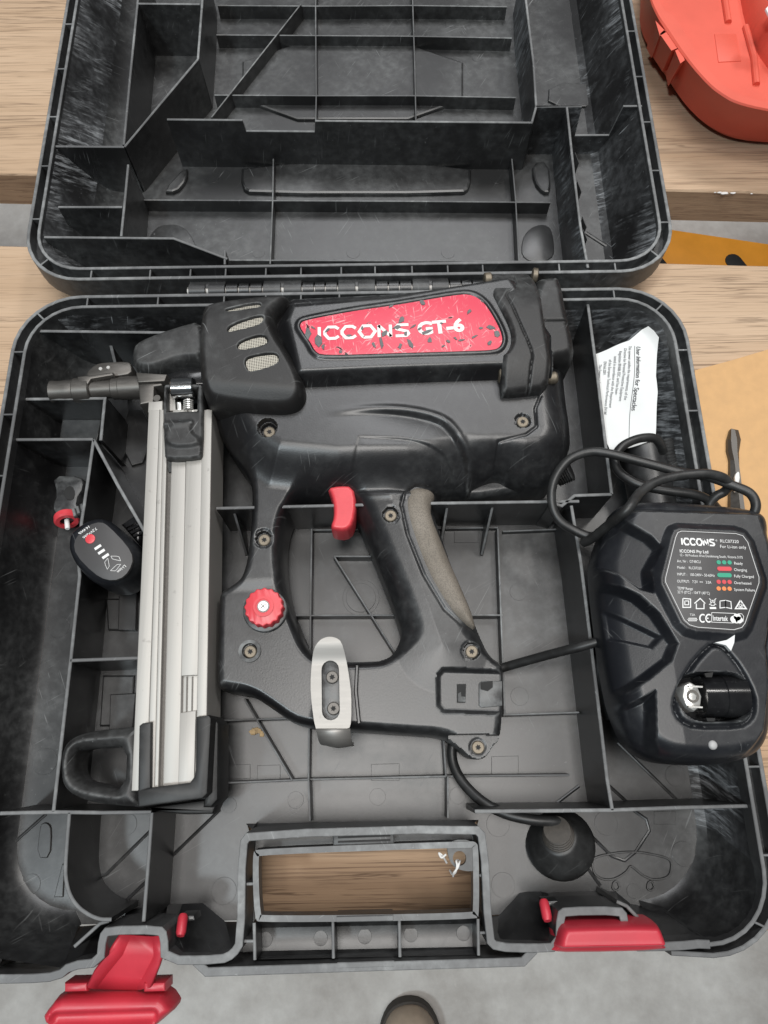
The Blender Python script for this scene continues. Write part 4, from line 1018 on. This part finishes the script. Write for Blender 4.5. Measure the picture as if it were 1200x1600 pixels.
# nose: guard, barrel, contact arm
ng = [(207, 556), (212, 541), (232, 530), (277, 514), (318, 503), (326, 540), (322, 567), (283, 569), (260, 578), (240, 584), (221, 583), (209, 574)]
relief("nose_guard", chaikin(pp(ng, .062), 1), lambda X, Y, D: .058+.010*dome(D, .0055)+.002*dome(D, .02), .03, M['gunworn'], gun, .0008)
bz = .050
def bar_(name, x0, x1, prof, mat, dz=0):
    y = lambda x: 613-(x-80)*.055
    a, b_ = at(x0, y(x0), bz+dz), at(x1, y(x1), bz+dz)
    return sub(name, mat, gun, lambda b: b.lathe((*a, bz+dz), (*b_, bz+dz), prof, 24))
bar_("muzzle_tip", 80, 122, [(0, .0070), (.04, .0084), (.35, .0080), (.6, .0084), (.9, .0084), (1, .0078)], M['darksteel'])
bar_("muzzle_bore", 78, 84, [(0, .0042), (1, .0042)], M['deep'])
bar_("barrel_tube", 118, 185, [(0, .0068), (1, .0068)], M['darksteel'])
bar_("barrel_collar", 117, 144, [(0, .0086), (.06, .0094), (.94, .0094), (1, .0086)], M['darksteel'])
bar_("barrel_nut", 176, 190, [(0, .0074), (.1, .0080), (.9, .0080), (1, .0074)], M['darksteel'])
bar_("barrel_rear", 187, 226, [(0, .0076), (.05, .0086), (1, .0088)], M['darksteel'])
sub("contact_arm", M['darksteel'], gun, lambda b: b.prism(chaikin(pp([(132, 583), (148, 568), (160, 565), (200, 563), (206, 570), (206, 584), (180, 588), (140, 592)], .054), 1), .040, .054, .002))
sub("contact_arm", M['darksteel'], gun, lambda b: b.prism(pp([(120, 588), (176, 581), (177, 586), (142, 592), (137, 600), (122, 602)], .059), .05, .059, .0012))
for c_ in ((169, 574), (157, 576)): sub("arm_rivet", M['bright'], gun, lambda b: b.lathe((*at(*c_, .0546), .053), (*at(*c_, .0546), .0548), [(0, .0016), (1, .0013)], 10))
sub("nose_block", M['darksteel'], gun, lambda b: b.prism(pp([(214, 588), (254, 588), (254, 602), (241, 604), (240, 628), (218, 632), (216, 606)], .060), .035, .060, .0015))
sub("nose_plate", M['darksteel'], gun, lambda b: b.prism(pp([(213, 583), (262, 586), (258, 597), (216, 599)], .062), .05, .0635, .001))
sub("nose_bracket", M['gloss'], gun, lambda b: b.prism(pp([(250, 578), (290, 566), (318, 565), (318, 600), (262, 604)], .056), .035, .056, .001))
for z, y in ((.061, 622), (.061, 633)): sub("nose_bolt", M['darksteel'], gun, lambda b: b.lathe((*at(245, y, z), .05), (*at(245, y, z), z), [(0, .003), (1, .0026)], 12))

# magazine: aluminium rail with stepped profile, follower, spring strip, end shoe
MZ = .068
mag = sub("magazine_rail", M['alu'], gun, lambda b: None or rail(b)) if False else None
T, Bt = 640, 1236
def railquad(xt0, xt1, xb0, xb1, z, yt=640, yb=1236): return pp([(xt0, yt), (xt1, yt), (xb1, yb), (xb0, yb)], z)
mb = MB()
mb.prism(railquad(232, 249.5, 205, 229, MZ), .040, MZ, .0007)
mb.prism(railquad(249.5, 255.5, 229.2, 241, MZ+.001), .040, MZ+.001, .0005)
mb.prism(railquad(255.6, 262, 241.2, 247, MZ+.0005), .040, MZ+.0005, .0004)
mb.prism(railquad(262, 330, 247, 320, MZ-.004), .036, MZ-.004, 0)
mb.prism(railquad(270, 292, 254.5, 280, MZ-.001), .040, MZ-.001, .0006)
mb.prism(railquad(292.4, 318, 280.4, 306, MZ-.002), .040, MZ-.002, .0004)
mb.prism(railquad(316, 331, 305, 321, MZ+.001), .030, MZ+.001, .0007)
rail_o = mb.build("magazine_rail", M['alu'], gun, 25)
sub("groove_shade_strip", M['darksteel'], rail_o, lambda b: b.prism(railquad(262.3, 269.5, 247.3, 254, MZ-.0035), MZ-.006, MZ-.0035))  # dark strip over the aluminium groove floor, painting in its shade
for xt, xb in ((249.3, 229), (255.5, 241), (292, 280), (317, 305.4)): sub("step_shade_line", M['darksteel'], rail_o, lambda b: b.prism(railquad(xt, xt+1.1, xb, xb+1.1, MZ+.0002), MZ-.004, MZ-.0006 if xt > 280 else MZ+.0003))  # thin dark lines painting the shade along the rail's steps
sub("spring_strip", M['alu'], rail_o, lambda b: b.prism(pp([(291, 700), (316, 700), (309, 1055), (283, 1056)], MZ+.0002), MZ-.002, MZ+.0002, .0005))
sub("spring_strip", M['alu'], rail_o, lambda b: b.prism(pp([(281, 1114), (306, 1110), (303, 1236), (278, 1236)], MZ+.0002), MZ-.002, MZ+.0002, .0005))
for xa in (291, 299.5): sub("strip_groove", M['darksteel'], rail_o, lambda b: b.prism(pp([(xa, 1057), (xa+2, 1057), (xa+1, 1113), (xa-1, 1113)], MZ-.001), MZ-.003, MZ-.0012))
sub("rail_plate", M['alu'], rail_o, lambda b: b.prism(pp([(232, 628), (254, 626), (254, 642), (231, 644)], MZ-.002), .05, MZ-.002, .0006))
# follower
FZ2 = .074
fo = ccw(chaikin(pp([(254, 604), (259, 598), (313, 598), (317, 604), (316, 708), (310, 715), (261, 717), (255, 710)], FZ2), 1))
win = pp([(260, 606), (308, 606), (307, 641), (260, 642)], FZ2)
ridge = ccw(chaikin(pp([(256, 664), (300, 662), (302, 677), (314, 684), (312, 700), (257, 701)], FZ2), 2)); lip_l = pp([(258, 664), (298, 662)], FZ2)
foo = relief("follower", fo, lambda X, Y, D: FZ2-.0025*(1-dome(D, .0022))+.0022*sstep(-.001, .003, sdf(ridge, X, Y))+.0024*np.exp(-(seg_dist(lip_l, X, Y)/.0022)**2), .05, M['gunworn'], gun, .0006, [win])
sub("follower_front", M['gunworn'], foo, lambda b: b.prism(pp([(257, 714), (315, 712), (314, 735), (263, 738)], .066), .05, .066, .001))
a, b_ = at(269, 607, .070), at(304, 606, .070)
sub("roller", M['chrome'], foo, lambda b: b.lathe((*a, .070), (*b_, .070), [(0, .0066), (.05, .0072), (.95, .0072), (1, .0066)], 24))
sub("roller_bed", M['alu'], foo, lambda b: b.prism(pp([(262, 606), (272, 606), (274, 641), (262, 641)], .066), .05, .0655))
sub("roller_stem", M['bright'], foo, lambda b: b.prism(pp([(276, 628), (282, 628), (283, 640), (277, 640)], .068), .05, .068, .0004))
P0 = at(294, 626, .067); P1 = at(294, 642, .067); cs = []
for k in range(61):
    q = k/60; a = q*2*math.pi*5; cs.append((P0[0]+(P1[0]-P0[0])*q+.0032*math.cos(a), P0[1]+(P1[1]-P0[1])*q, .0665+.0032*math.sin(a)))
sub("coil_spring", M['bright'], foo, lambda b: b.tube(cs, .0005, 6))
# end shoe with carrying loop
SZ = .073
shoe = sub("magazine_shoe", M['rubber'], gun, lambda b: (
    b.prism(chaikin(pp([(217, 1134), (222, 1130), (236, 1128), (235, 1232), (215, 1238)], SZ), 0), .034, SZ, .0012),
    b.prism(pp([(214, 1235), (234, 1231), (296, 1223), (303, 1214), (305, 1204), (306, 1120), (326, 1117), (330, 1122), (324, 1240), (316, 1248), (215, 1262)], SZ), .034, SZ, .0014),
    b.prism(pp([(326, 1119), (338, 1124), (342, 1130), (341, 1250), (330, 1262), (316, 1262), (318, 1246)], .060), .030, .060, .003),
    b.prism(pp([(230, 1262), (318, 1250), (338, 1258), (332, 1272), (290, 1273), (232, 1267)], .050), .030, .050, .002)) and None)
lo = ccw(catmull([(215, 1134), (180, 1137), (140, 1142), (112, 1150), (96, 1166), (90, 1190), (92, 1222), (104, 1240), (130, 1252), (170, 1259), (215, 1263)], 5)); 
lo = ccw(pp(catmull([(217, 1134), (180, 1137), (140, 1142), (112, 1150), (96, 1166), (90, 1190), (92, 1222), (104, 1240), (130, 1252), (170, 1259), (217, 1263)], 5), .066))
lh = chaikin(pp([(193, 1166), (160, 1168), (122, 1170), (113, 1178), (110, 1195), (112, 1210), (120, 1222), (150, 1229), (191, 1234)], .066), 1)
relief("carry_loop", lo, lambda X, Y, D: .058+.0085*dome(D, .0075)-.0006*np.exp(-(seg_dist(pp([(213, 1135), (213, 1262)], .066), X, Y)/.0008)**2), .040, M['gunworn'], shoe, .0008, [lh])

# ------------------------------------------------------------------ battery pack
Z0 = .066
bc = at(165, 862, Z0)
bat = thing("battery_pack", "small black battery pack with red button and three white charge bars in left compartment", "battery", (bc[0], bc[1], .03))
bo = ccw(chaikin(pp([(109, 850), (112, 835), (124, 824), (145, 812), (166, 810), (186, 824), (218, 855), (221, 878), (206, 902), (190, 915), (166, 917), (143, 909), (120, 885), (110, 864)], .058), 2))
shl = relief("shell", bo, lambda X, Y, D: .056+.010*dome(D, .008), .030, M['charger'], bat, .0007)
fo_ = ccw(chaikin(pp([(115, 847), (124, 834), (139, 820), (158, 815), (170, 822), (199, 852), (209, 872), (202, 893), (187, 906), (166, 907), (146, 896), (118, 867)], .0665), 1))
sub("face_plate", M['plate'], bat, lambda b: b.prism(fo_, .064, .0668, .0003))
zt_ = .0671
sub("red_button", M['knob'], bat, lambda b: b.prism(circle(at(141, 842, zt_), .0033, 24), .0665, .0674, .0003))
for c_ in ((153, 855), (158.5, 862), (165, 869)):
    a = R(-51); p = np.array(at(*c_, zt_)); u = np.array((math.cos(R(36)), math.sin(R(36)))); v = np.array((-u[1], u[0]))
    q = [tuple(p+u*i*.0024+v*j*.00095) for i, j in ((-1, -1), (1, -1), (1, 1), (-1, 1))]
    sub("charge_bar", M['white'], bat, lambda b: b.prism(q, .0665, .0673, .0001))
def bprint(b):
    ang = R(218)
    text_mesh(b, "7.2V=2Ah", 150, 824, zt_, .0019, ang, 0, 'LEFT', 1.0, None, .00003)
    text_mesh(b, "14.4Wh", 139, 820.5, zt_, .0019, ang, 0, 'LEFT', 1.0, None, .00003)
    text_mesh(b, "Li-ion", 195, 882, zt_, .0021, R(222), 0, 'LEFT', 1.0, None, .00003)
    c = np.array(at(176.5, 880, zt_))
    for k in range(3):        # three chasing arrows drawn as outlined hooks
        a0 = R(218+120*k+90)
        for r0, r1 in ((.0040, .0024),):
            P = [tuple(c+np.array((math.cos(a0+d), math.sin(a0+d)))*r) for d, r in ((-.9, .0052), (-.3, .0056), (.1, .0050), (.75, .0052), (.6, .0030), (-.2, .0028), (-.9, .0052))]
            pl, pr = offset(P, .00013, False), offset(P, -.00013, False)
            b.loft([[(x, y, zt_) for x, y in pr], [(x, y, zt_) for x, y in pl]], False)
sub("face_print", M['white'], bat, bprint, 0)
sub("contact_block", M['gloss'], bat, lambda b: b.prism(pp([(188, 818), (214, 800), (226, 826), (216, 850)], .046), .025, .046, .003))
for k in range(4):
    sub("contact_fin", M['gloss'], bat, lambda b: b.prism(pp([(196+4*k, 822+5*k), (212+3*k, 814+6*k), (213+3*k, 816+6*k), (197+4*k, 824+5*k)], .048), .04, .048))

# ------------------------------------------------------------------ gas cell valve in the upper left pocket
vz = .020
va = thing("valve_adapter", "dark plastic valve piece with red ring and white stem in left pocket beside the battery", "valve", (*at(108, 800, vz), FZ))
sub("collar", M['gun'], va, lambda b: b.prism(chaikin(pp([(80, 742), (126, 742), (132, 760), (118, 782), (124, 800), (112, 812), (88, 808), (80, 790), (88, 772)], .024), 1), FZ, .024, .0025))
sub("collar_opening", M['deep'], va, lambda b: b.prism(chaikin(pp([(100, 764), (112, 758), (118, 770), (114, 782), (102, 780)], .0242), 1), .023, .0246))
for k in range(3): sub("clip_tooth", M['gunworn'], va, lambda b: b.prism(pp([(112+6*k, 796-4*k), (117+6*k, 794-4*k), (120+6*k, 806-4*k), (115+6*k, 808-4*k)], .026), .018, .027, .001))
a = np.array((*at(104, 806, .020), .020)); d_ = np.array((.30, -.92, .30)); d_ /= np.linalg.norm(d_)
sub("red_ring", M['knob'], va, lambda b: b.lathe(a, a+d_*.006, [(0, .0080), (.2, .0090), (.8, .0090), (1, .0078), (1.0, .0050), (.6, .0048)], 28))
sub("ring_core", M['deep'], va, lambda b: b.lathe(a, a+d_*.004, [(0, .005), (1, .005)], 16))
sub("white_stem", M['white'], va, lambda b: b.lathe(a, a+d_*.0125, [(0, .0018), (.95, .0018), (1, .0014)], 14))

# ------------------------------------------------------------------ leaflet
lz = .046
lf = thing("printed_leaflet", "crumpled white paper leaflet with spectacles user information in the right compartment", "leaflet", (*at(975, 600, lz), FZ))
Lp = pp([(932, 549), (950, 544), (982, 533), (1002, 516), (1023, 507), (1029, 513), (1027, 545), (1023, 590), (1026, 615), (1022, 678), (1021, 689), (982, 700), (953, 704), (947, 692), (941, 640), (936, 590), (929, 556)], lz)
c0 = np.array(at(975, 600, lz))
zp = lambda x, y: lz+.0016*np.sin((x-c0[0])*150+(y-c0[1])*40)+.0012*np.sin((y-c0[1])*120+1)+.10*(x-c0[0])
relief("sheet", Lp, lambda X, Y, D: zp(X, Y), lz-.02, M['paper'], lf, .0012, (), 60)
me = [o_ for o_ in lf.children][0].data
# keep only the upper sheet: drop the skirt faces (paper, not a block)
import bmesh
bm = bmesh.new(); bm.from_mesh(me); low = min(v.co.z for v in bm.verts)
bmesh.ops.delete(bm, geom=[v for v in bm.verts if v.co.z < low+.004], context='VERTS'); bm.to_mesh(me); bm.free()
md = lf.children[0].modifiers.new("thickness", 'SOLIDIFY'); md.thickness = .00025; md.offset = -1
def leafprint(b):
    zf = lambda x, y: zp(x, y)+.00035
    a, e = at(996, 540, lz), at(986, 682, lz); ang = math.atan2(e[1]-a[1], e[0]-a[0])
    L = math.dist(a, e)
    text_mesh(b, "User Information for Spectacles", 994.5, 541, lz, .0033, ang, 0, 'LEFT', .93, zf, .00006)
    rows = ["This eyewear satisfies the requirements of the", "Directive for Personal Protective Equipment", "Regulation 89/686 EEC and has been", "tested in accordance with the Requirement", "of the European Technical Performance EN166", "EN166:2001.", "This Eyewear is for your"]
    for k, s in enumerate(rows):
        text_mesh(b, s, 982-7.4*k, (541, 545, 549, 556, 560, 562, 566)[k], lz, .0022, ang, 0, 'LEFT', .80, zf)
    p, q = at(991.5, 541, lz), at(983, 684, lz); n = 24; u = [(p[0]+(q[0]-p[0])*k/n, p[1]+(q[1]-p[1])*k/n) for k in range(n+1)]
    pl, pr = offset(u, .00018, False), offset(u, -.00018, False)
    b.loft([[(x, y, zf(x, y)) for x, y in pr], [(x, y, zf(x, y)) for x, y in pl]], False)
sub("leaflet_print", M['ink'], lf, leafprint, 0)

# ------------------------------------------------------------------ dark canister below the leaflet
ca = thing("oil_canister", "scratched dark cylinder with ribbed end under the coiled cable in the right compartment", "canister", (*at(1010, 745, .03), FZ))
a, b_ = np.array((*at(1000, 690, .030), .030)), np.array((*at(1022, 800, .030), .030))
sub("body", M['lid'], ca, lambda b: b.lathe(a, b_, [(0, .012), (.03, .0165), (.97, .0165), (1, .013)], 26))
a2 = np.array((*at(1040, 690, .034), .034)); b2 = np.array((*at(1052, 742, .034), .034))
sub("ribbed_end", M['gunworn'], ca, lambda b: b.lathe(a2, b2, [(k/20, .0058 if k % 2 else .0066) for k in range(21)], 16))

# ------------------------------------------------------------------ battery charger on the right edge of the case
HZ = .078
cc_ = at(1065, 1000, HZ)
chg = thing("battery_charger", "black angular battery charger with white printed label and coiled cord on right case edge", "charger", (cc_[0], cc_[1], .063))
co = [(955, 806), (962, 793), (990, 789), (1060, 791), (1130, 797), (1168, 803), (1184, 815), (1189, 832), (1188, 850), (1200, 872), (1212, 905), (1214, 985), (1202, 1045), (1193, 1062), (1192, 1130), (1184, 1166), (1164, 1185), (1130, 1194), (1092, 1197), (1050, 1195), (1018, 1190), (988, 1172), (975, 1150), (960, 1115), (950, 1070), (943, 1030), (930, 925), (927, 884), (932, 862), (940, 836)]
CO = chaikin(pp(co, HZ), 2)
TZ = .108
hexo = [(1052, 838), (1056, 829), (1064, 826), (1150, 830), (1163, 834), (1172, 846), (1190, 902), (1190, 912), (1168, 976), (1162, 984), (1148, 988), (1090, 984), (1076, 980), (1066, 971), (1036, 910), (1036, 902)]
HEX = ccw(pp(hexo, TZ+.002))
spine = ccw(pp([(975, 806), (985, 800), (1182, 806), (1196, 850), (1206, 905), (1196, 985), (1192, 1010), (1198, 1070), (1190, 1140), (1166, 1180), (1092, 1192), (1040, 1186), (1026, 1156), (1024, 1078), (990, 1098), (966, 1098), (962, 1090), (978, 1086), (1014, 1062), (1048, 1034), (1058, 1006), (1028, 957), (1000, 930), (953, 906), (937, 900), (934, 872), (954, 886), (1000, 922), (1020, 928), (1017, 892), (1034, 858), (1016, 838), (985, 818)], TZ-.005))
tri = ccw(chaikin(pp([(1110, 1010), (1122, 1007), (1136, 1013), (1162, 1045), (1181, 1084), (1182, 1108), (1176, 1124), (1160, 1134), (1088, 1135), (1068, 1126), (1058, 1108), (1060, 1086), (1080, 1044)], TZ), 1))
stad = stadium(at(1098, 1088, TZ), at(1144, 1088, TZ), .0132)
xr_ = at(1035, 950, TZ-.008)[0]
quad = ccw(pp([(953, 948), (1034, 996), (1020, 1012), (961, 995)], TZ-.010))
lip3 = ccw(pp([(966, 1104), (984, 1098), (1000, 1168), (984, 1162)], TZ-.010))
ramp_ = lambda a, b, x: np.clip((x-a)/(b-a), 0, 1)
def chargerf(X, Y, D):
    s = sdf(spine, X, Y)
    low = .0990-.34*np.clip(xr_-X, 0, 1); hi = .1055-.11*np.clip(xr_-X, 0, 1)
    q = sdf(quad, X, Y); low = low-.0030*ramp_(-.0006, .0016, q)
    l3 = sdf(lip3, X, Y); low = low+.0016*ramp_(-.001, .001, l3)
    Z = low+(hi-low)*ramp_(-.0034, .0002, s)
    Z = .074+(Z-.074)*np.where(D < .012, dome(D, .012)**.8, 1)
    h = sdf(HEX, X, Y); Z = np.where(h > -.0050, Z*(1-ramp_(-.0050, -.0006, h))+(TZ+.0012)*ramp_(-.0050, -.0006, h), Z)
    t_ = sdf(tri, X, Y); Z = np.where(t_ > 0, .1062, Z); Z -= .0026*np.exp(-(t_/.0012)**2)
    r = sdf(stad, X, Y); Z = np.where(r > -.0006, Z-.022*ramp_(-.0006, .0012, r), Z)
    return Z
body = relief("body", CO, chargerf, .063, M['charger'], chg, .00055, (), 75)
lbp = sub("label_plate", M['plate'], chg, lambda b: b.prism(offset(HEX, .0006), TZ, TZ+.0017, .0003))
PZ_ = TZ+.0020
def cprint_white(b):
    A_ = at(1066, 851, PZ_); E_ = at(1118, 853, PZ_); an = math.atan2(E_[1]-A_[1], E_[0]-A_[0])
    hx = offset(HEX, .0014); pr = offset(hx, .00025); n = len(hx)
    b.frame(hx, pr, PZ_-.0002, PZ_)
    logo(b, 1066, 851, PZ_, math.dist(A_, E_)*1.0, .0041, an, 0, .24)
    T = lambda s, x, y, h, sx=.95, bo=0.0: text_mesh(b, s, x, y, PZ_, h, an, 0, 'LEFT', sx, None, bo)
    T("\u00ae", 1118, 846, .0012); T("RLC07320", 1125, 847.5, .0020); T("For Li-ion only", 1125, 856, .0020, .95)
    T("ICCONS Pty Ltd", 1062, 863, .0019, .95, .00005); T("12 - 18 Produce drive Dandenong South, Victoria 3175", 1062, 869, .0016, .76)
    for s, x, y in (("Art. Nr :  GT48CU", 1058, 878.5), ("Model :   RLC07320", 1058, 888.5), ("INPUT :   100-240V~ 50-60Hz", 1058, 899), ("OUTPUT:   7.2V  ==   3.0A", 1058, 910), ("TEMP Range", 1058.5, 921), ("32\u00b0F (0\u00b0C) - 104\u00b0F (40\u00b0C)", 1058.5, 927)): T(s, x, y, .0017, .76)
    for s, y in (("Ready", 882), ("Charging", 892), ("Fully Charged", 902), ("Overheated", 912.5), ("System Failure", 923)): T(s, 1147, y, .0017, .9)
    def pl(pts_, w=.0004, closed=False):
        P = pp(pts_, PZ_); P = P+[P[0]] if closed else P
        l_, r_ = offset(P, w/2, False), offset(P, -w/2, False); b.loft([[(x, y, PZ_) for x, y in r_], [(x, y, PZ_) for x, y in l_]], False)
    pl([(1067, 935), (1079, 936), (1079, 949), (1067, 949)], .0006, True); pl([(1070, 939), (1076, 939), (1076, 945), (1070, 945)], .0005, True)
    pl([(1085, 943), (1094, 935), (1102, 943)], .0006); pl([(1088, 943), (1088, 951), (1100, 951), (1100, 943)], .0006)
    pl([(1108, 935), (1119, 945)], .0004); pl([(1119, 935), (1108, 945)], .0004); pl([(1110, 938), (1117, 938), (1116, 946), (1111, 946), (1110, 938)], .0004); pl([(1109, 950), (1119, 950)], .0012)
    pl([(1125, 939), (1134, 938), (1134, 949), (1125, 950)], .0005, True); pl([(1134, 938), (1142, 940), (1143, 951), (1134, 949)], .0005, True)
    pl([(1157, 938), (1166, 951), (1149, 951)], .0008, True); pl([(1155, 946), (1157, 949), (1161, 943)], .0005); 
    pl([(1157+4*math.cos(a), 947+3*math.sin(a)) for a in np.linspace(0, 6.28, 13)], .0003)
    T("T2A", 1078, 962, .0013); pl([(1076, 966), (1088, 966), (1088, 970), (1076, 970)], .0004, True); pl([(1074, 968), (1090, 968)], .0003)
    for cx in (1098, 1107.5): pl([(cx+4.6*math.cos(a), 966+6*math.sin(a)) for a in np.linspace(.9, 5.4, 10)], .0008)
    pl([(1103.5, 966), (1107, 966)], .0007)
    pl([(1112, 957), (1159, 959), (1162, 963), (1161, 971), (1158, 974), (1112, 972)], .0003, True); T("Intertek", 1114, 969.5, .0031, .62, .00006)
    for a0, b0, r in ((1147, 968, .0022), (1152, 964, .0022), (1155, 969, .0022)): b.prism(circle(at(a0, b0, PZ_), r, 16), PZ_-.0001, PZ_)
sub("label_print", M['white'], lbp, cprint_white, 0)
def dots(b, y): [b.prism(circle(at(x, y+.02*(x-1123), PZ_), .0013, 14), PZ_-.0002, PZ_) for x in (1123, 1131.5, 1140)]
def pill(b, y): b.prism(stadium(at(1124, y, PZ_), at(1140, y+.3, PZ_), .0013), PZ_-.0002, PZ_)
for nm, fn, y, mt in (("status_dots", dots, 878.5, 'green'), ("status_bar", pill, 888.5, 'pink'), ("status_bar", pill, 898.5, 'green'), ("status_dots", dots, 909, 'pink'), ("status_dots", dots, 919.5, 'orangep')):
    sub(nm, M[mt], lbp, lambda b: fn(b, y), 0)
sub("dot_gap", M['plate'], lbp, lambda b: None or b.prism(circle(at(1127, 878, PZ_-.002), .0001, 4), PZ_-.003, PZ_-.002)) if False else None
# socket interior
sk = sub("socket", M['gloss'], chg, lambda b: b.prism(offset(ccw(stad), .0008), TZ-.022, TZ-.0205))
a, b_ = np.array((*at(1092, 1088, TZ-.0135), TZ-.0135)), np.array((*at(1158, 1088, TZ-.0135), TZ-.0135))
sub("socket_post", M['gloss'], sk, lambda b: b.lathe(a, b_, [(0, .0120), (.48, .0120), (.5, .0126), (1, .0126)], 24))
c_ = at(1083, 1088, TZ-.006)
sub("socket_nut", M['bright'], sk, lambda b: b.prism([(c_[0]+.0058*math.cos(a_), c_[1]+.0084*math.sin(a_)) for a_ in np.linspace(0, 2*math.pi, 9)[:-1]], TZ-.021, TZ-.007, .0016))
sub("nut_bore", M['darksteel'], sk, lambda b: b.frame(circle(c_, .0036, 18), circle(c_, .0022, 18), TZ-.0085, TZ-.0062) or b.prism(circle(c_, .0022, 16), TZ-.0085, TZ-.0066))
for y in (1072, 1104): sub("contact_pin", M['bright'], sk, lambda b: b.prism(pp([(1076, y-1), (1098, y), (1098, y+2.5), (1076, y+1.5)], TZ-.003), TZ-.005, TZ-.003))
for q in ([(1101, 1052), (1115, 1050), (1113, 1058), (1104, 1058)], [(1104, 1122), (1118, 1122), (1117, 1127), (1106, 1127)]):
    sub("socket_notch", M['deep'], sk, lambda b: b.prism(pp(q, TZ), TZ-.002, TZ-.0004))
sub("torn_sticker", M['paper'], chg, lambda b: b.prism(pp([(1117, 1004), (1136, 1000), (1148, 992), (1147, 1004), (1142, 1017), (1134, 1008)], TZ+.0006), TZ-.002, TZ+.0008))
pl_ = at(1114, 1164, .100); zl = float(chargerf(np.array([pl_[0]]), np.array([pl_[1]]), sdf(CO, np.array([pl_[0]]), np.array([pl_[1]])))[0]); pl_ = at(1114, 1164, zl)
sub("indicator_light", M['greyprint'], chg, lambda b: b.lathe((*pl_, zl-.004), (*pl_, zl+.0012), [(0, .0026), (.75, .0026), (.93, .0019), (1, .0008)], 16), 60)
for k in range(9):
    x = 1006+17*k; sub("vent_slot", M['deep'], chg, lambda b: b.wall([at(x, 795+k*.8, .094), at(x+13, 803+k*.9, .098)], .086, .0975, .0022, 0, False, 0, 0))
# cord
def cord(name, P, r=.0031, n=8, mat='cable'):
    pts3 = catmull([(*at(a, b_, z), z) for a, b_, z in P], n); return sub(name, M[mat], chg, lambda b: b.tube(pts3, r, 12), 60)
cord("cord", [(1174, 812, .088), (1181, 790, .092), (1172, 771, .092), (1146, 759, .090), (1106, 745, .088), (1064, 738, .086), (1030, 729, .085), (996, 720, .084), (953, 709, .082), (922, 706, .080), (891, 717, .078), (871, 740, .075), (862, 766, .072), (864, 794, .069), (876, 815, .067), (898, 829, .066), (920, 838, .067), (934, 836, .072)])
cord("cord", [(911, 848, .070), (924, 842, .076), (945, 825, .088), (979, 797, .107), (1002, 768, .100), (1030, 751, .097), (1064, 743, .096), (1101, 740, .096), (1129, 746, .093), (1140, 757, .088), (1132, 768, .082), (1118, 776, .079), (1108, 790, .075), (1106, 812, .072)])
cord("cord", [(1036, 706, .060), (1030, 692, .068), (1019, 684, .072), (996, 686, .074), (973, 697, .074), (961, 715, .072), (965, 734, .072), (982, 749, .074), (1007, 760, .076), (1044, 767, .078), (1087, 773, .078), (1109, 783, .074), (1122, 796, .066)])
cord("cord", [(780, 1045, .026), (800, 1039, .030), (850, 1025, .045), (900, 1012, .060), (945, 1000, .066), (970, 996, .066)])
cord("cord", [(950, 1005, .058), (937, 1030, .056), (934, 1060, .050), (937, 1092, .042), (948, 1120, .030)])
cord("cord", [(712, 1150, .020), (706, 1172, .020), (710, 1198, .021), (726, 1226, .024), (756, 1254, .030), (792, 1272, .034), (832, 1281, .037), (862, 1283, .037), (874, 1284, .036)], .0033)
pa = np.array((*at(866, 1292, .034), .034)); pb = np.array((*at(880, 1318, .014), .012))
pc = at(874, 1320, .012)
plug = sub("mains_plug", M['cable'], chg, lambda b: b.lathe((*at(876, 1322, .0095), .0095), (*at(871, 1300, .036), .036), [(0, .0205), (.10, .0222), (.22, .0222), (.34, .0200), (.5, .0165), (.60, .0142), (.68, .0122), (.72, .0106)], 36), 50)
A3 = np.array((*at(871, 1300, .036), .036)); B3 = np.array((*at(876, 1322, .0095), .0095)); 
sub("strain_relief", M['neck'], plug, lambda b: b.lathe(B3+(A3-B3)*.70, B3+(A3-B3)*1.16, [(k/18, .0090-.0022*k/18+(.0014 if (k//2) % 2 else 0)) for k in range(19)], 20), 0)
p0 = np.array((*at(866, 750, .03), .03)); p1 = np.array((*at(892, 728, .045), .045))
sub("cord_grommet", M['gunworn'], chg, lambda b: b.lathe((*at(868, 744, .040), .040), (*at(892, 734, .046), .046), [(k/14, .0085 if k % 2 else .0072) for k in range(15)], 14), 0)

# ------------------------------------------------------------------ small leftovers
c_ = at(402, 1144, FZ)
ch_ = MB()
for k in range(6):
    p = (c_[0]+random.uniform(-.004, .004), c_[1]+random.uniform(-.002, .002)); q = [(p[0]+random.uniform(.0012, .003)*math.cos(a), p[1]+random.uniform(.0012, .003)*math.sin(a)) for a in np.linspace(0, 6.28, 7)[:-1]]
    ch_.prism(q, FZ-.0002, FZ+random.uniform(.001, .0025), .0004)
tag(ch_.build("wood_crumb", M['tanchip']), "tan wood crumb on the black tray floor beside the magazine end", "crumb")
st = thing("white_string", "short white string knotted through the eyelet above the handle hole", "string", (*at(716, 1345, .058), .055))
sub("loop", M['pap2'], st, lambda b: b.tube([(*at(a, b_, z), z) for a, b_, z in catmull([(716, 1344, .054), (713, 1345, .061), (714, 1352, .0625), (712, 1362, .061), (707, 1366, .057), (703, 1360, .05)], 6)], .0006, 8))
sub("loop", M['pap2'], st, lambda b: b.tube([(*at(a, b_, z), z) for a, b_, z in catmull([(719, 1345, .054), (718, 1347, .0612), (715, 1356, .0625), (709, 1364, .061), (708, 1369, .055)], 6)], .0006, 8))
sub("loose_end", M['pap2'], st, lambda b: b.tube([(*at(a, b_, z), z) for a, b_, z in catmull([(698, 1348, .05), (692, 1338, .056), (686, 1333, .057), (690, 1340, .058), (697, 1335, .058)], 6)], .0006, 8))
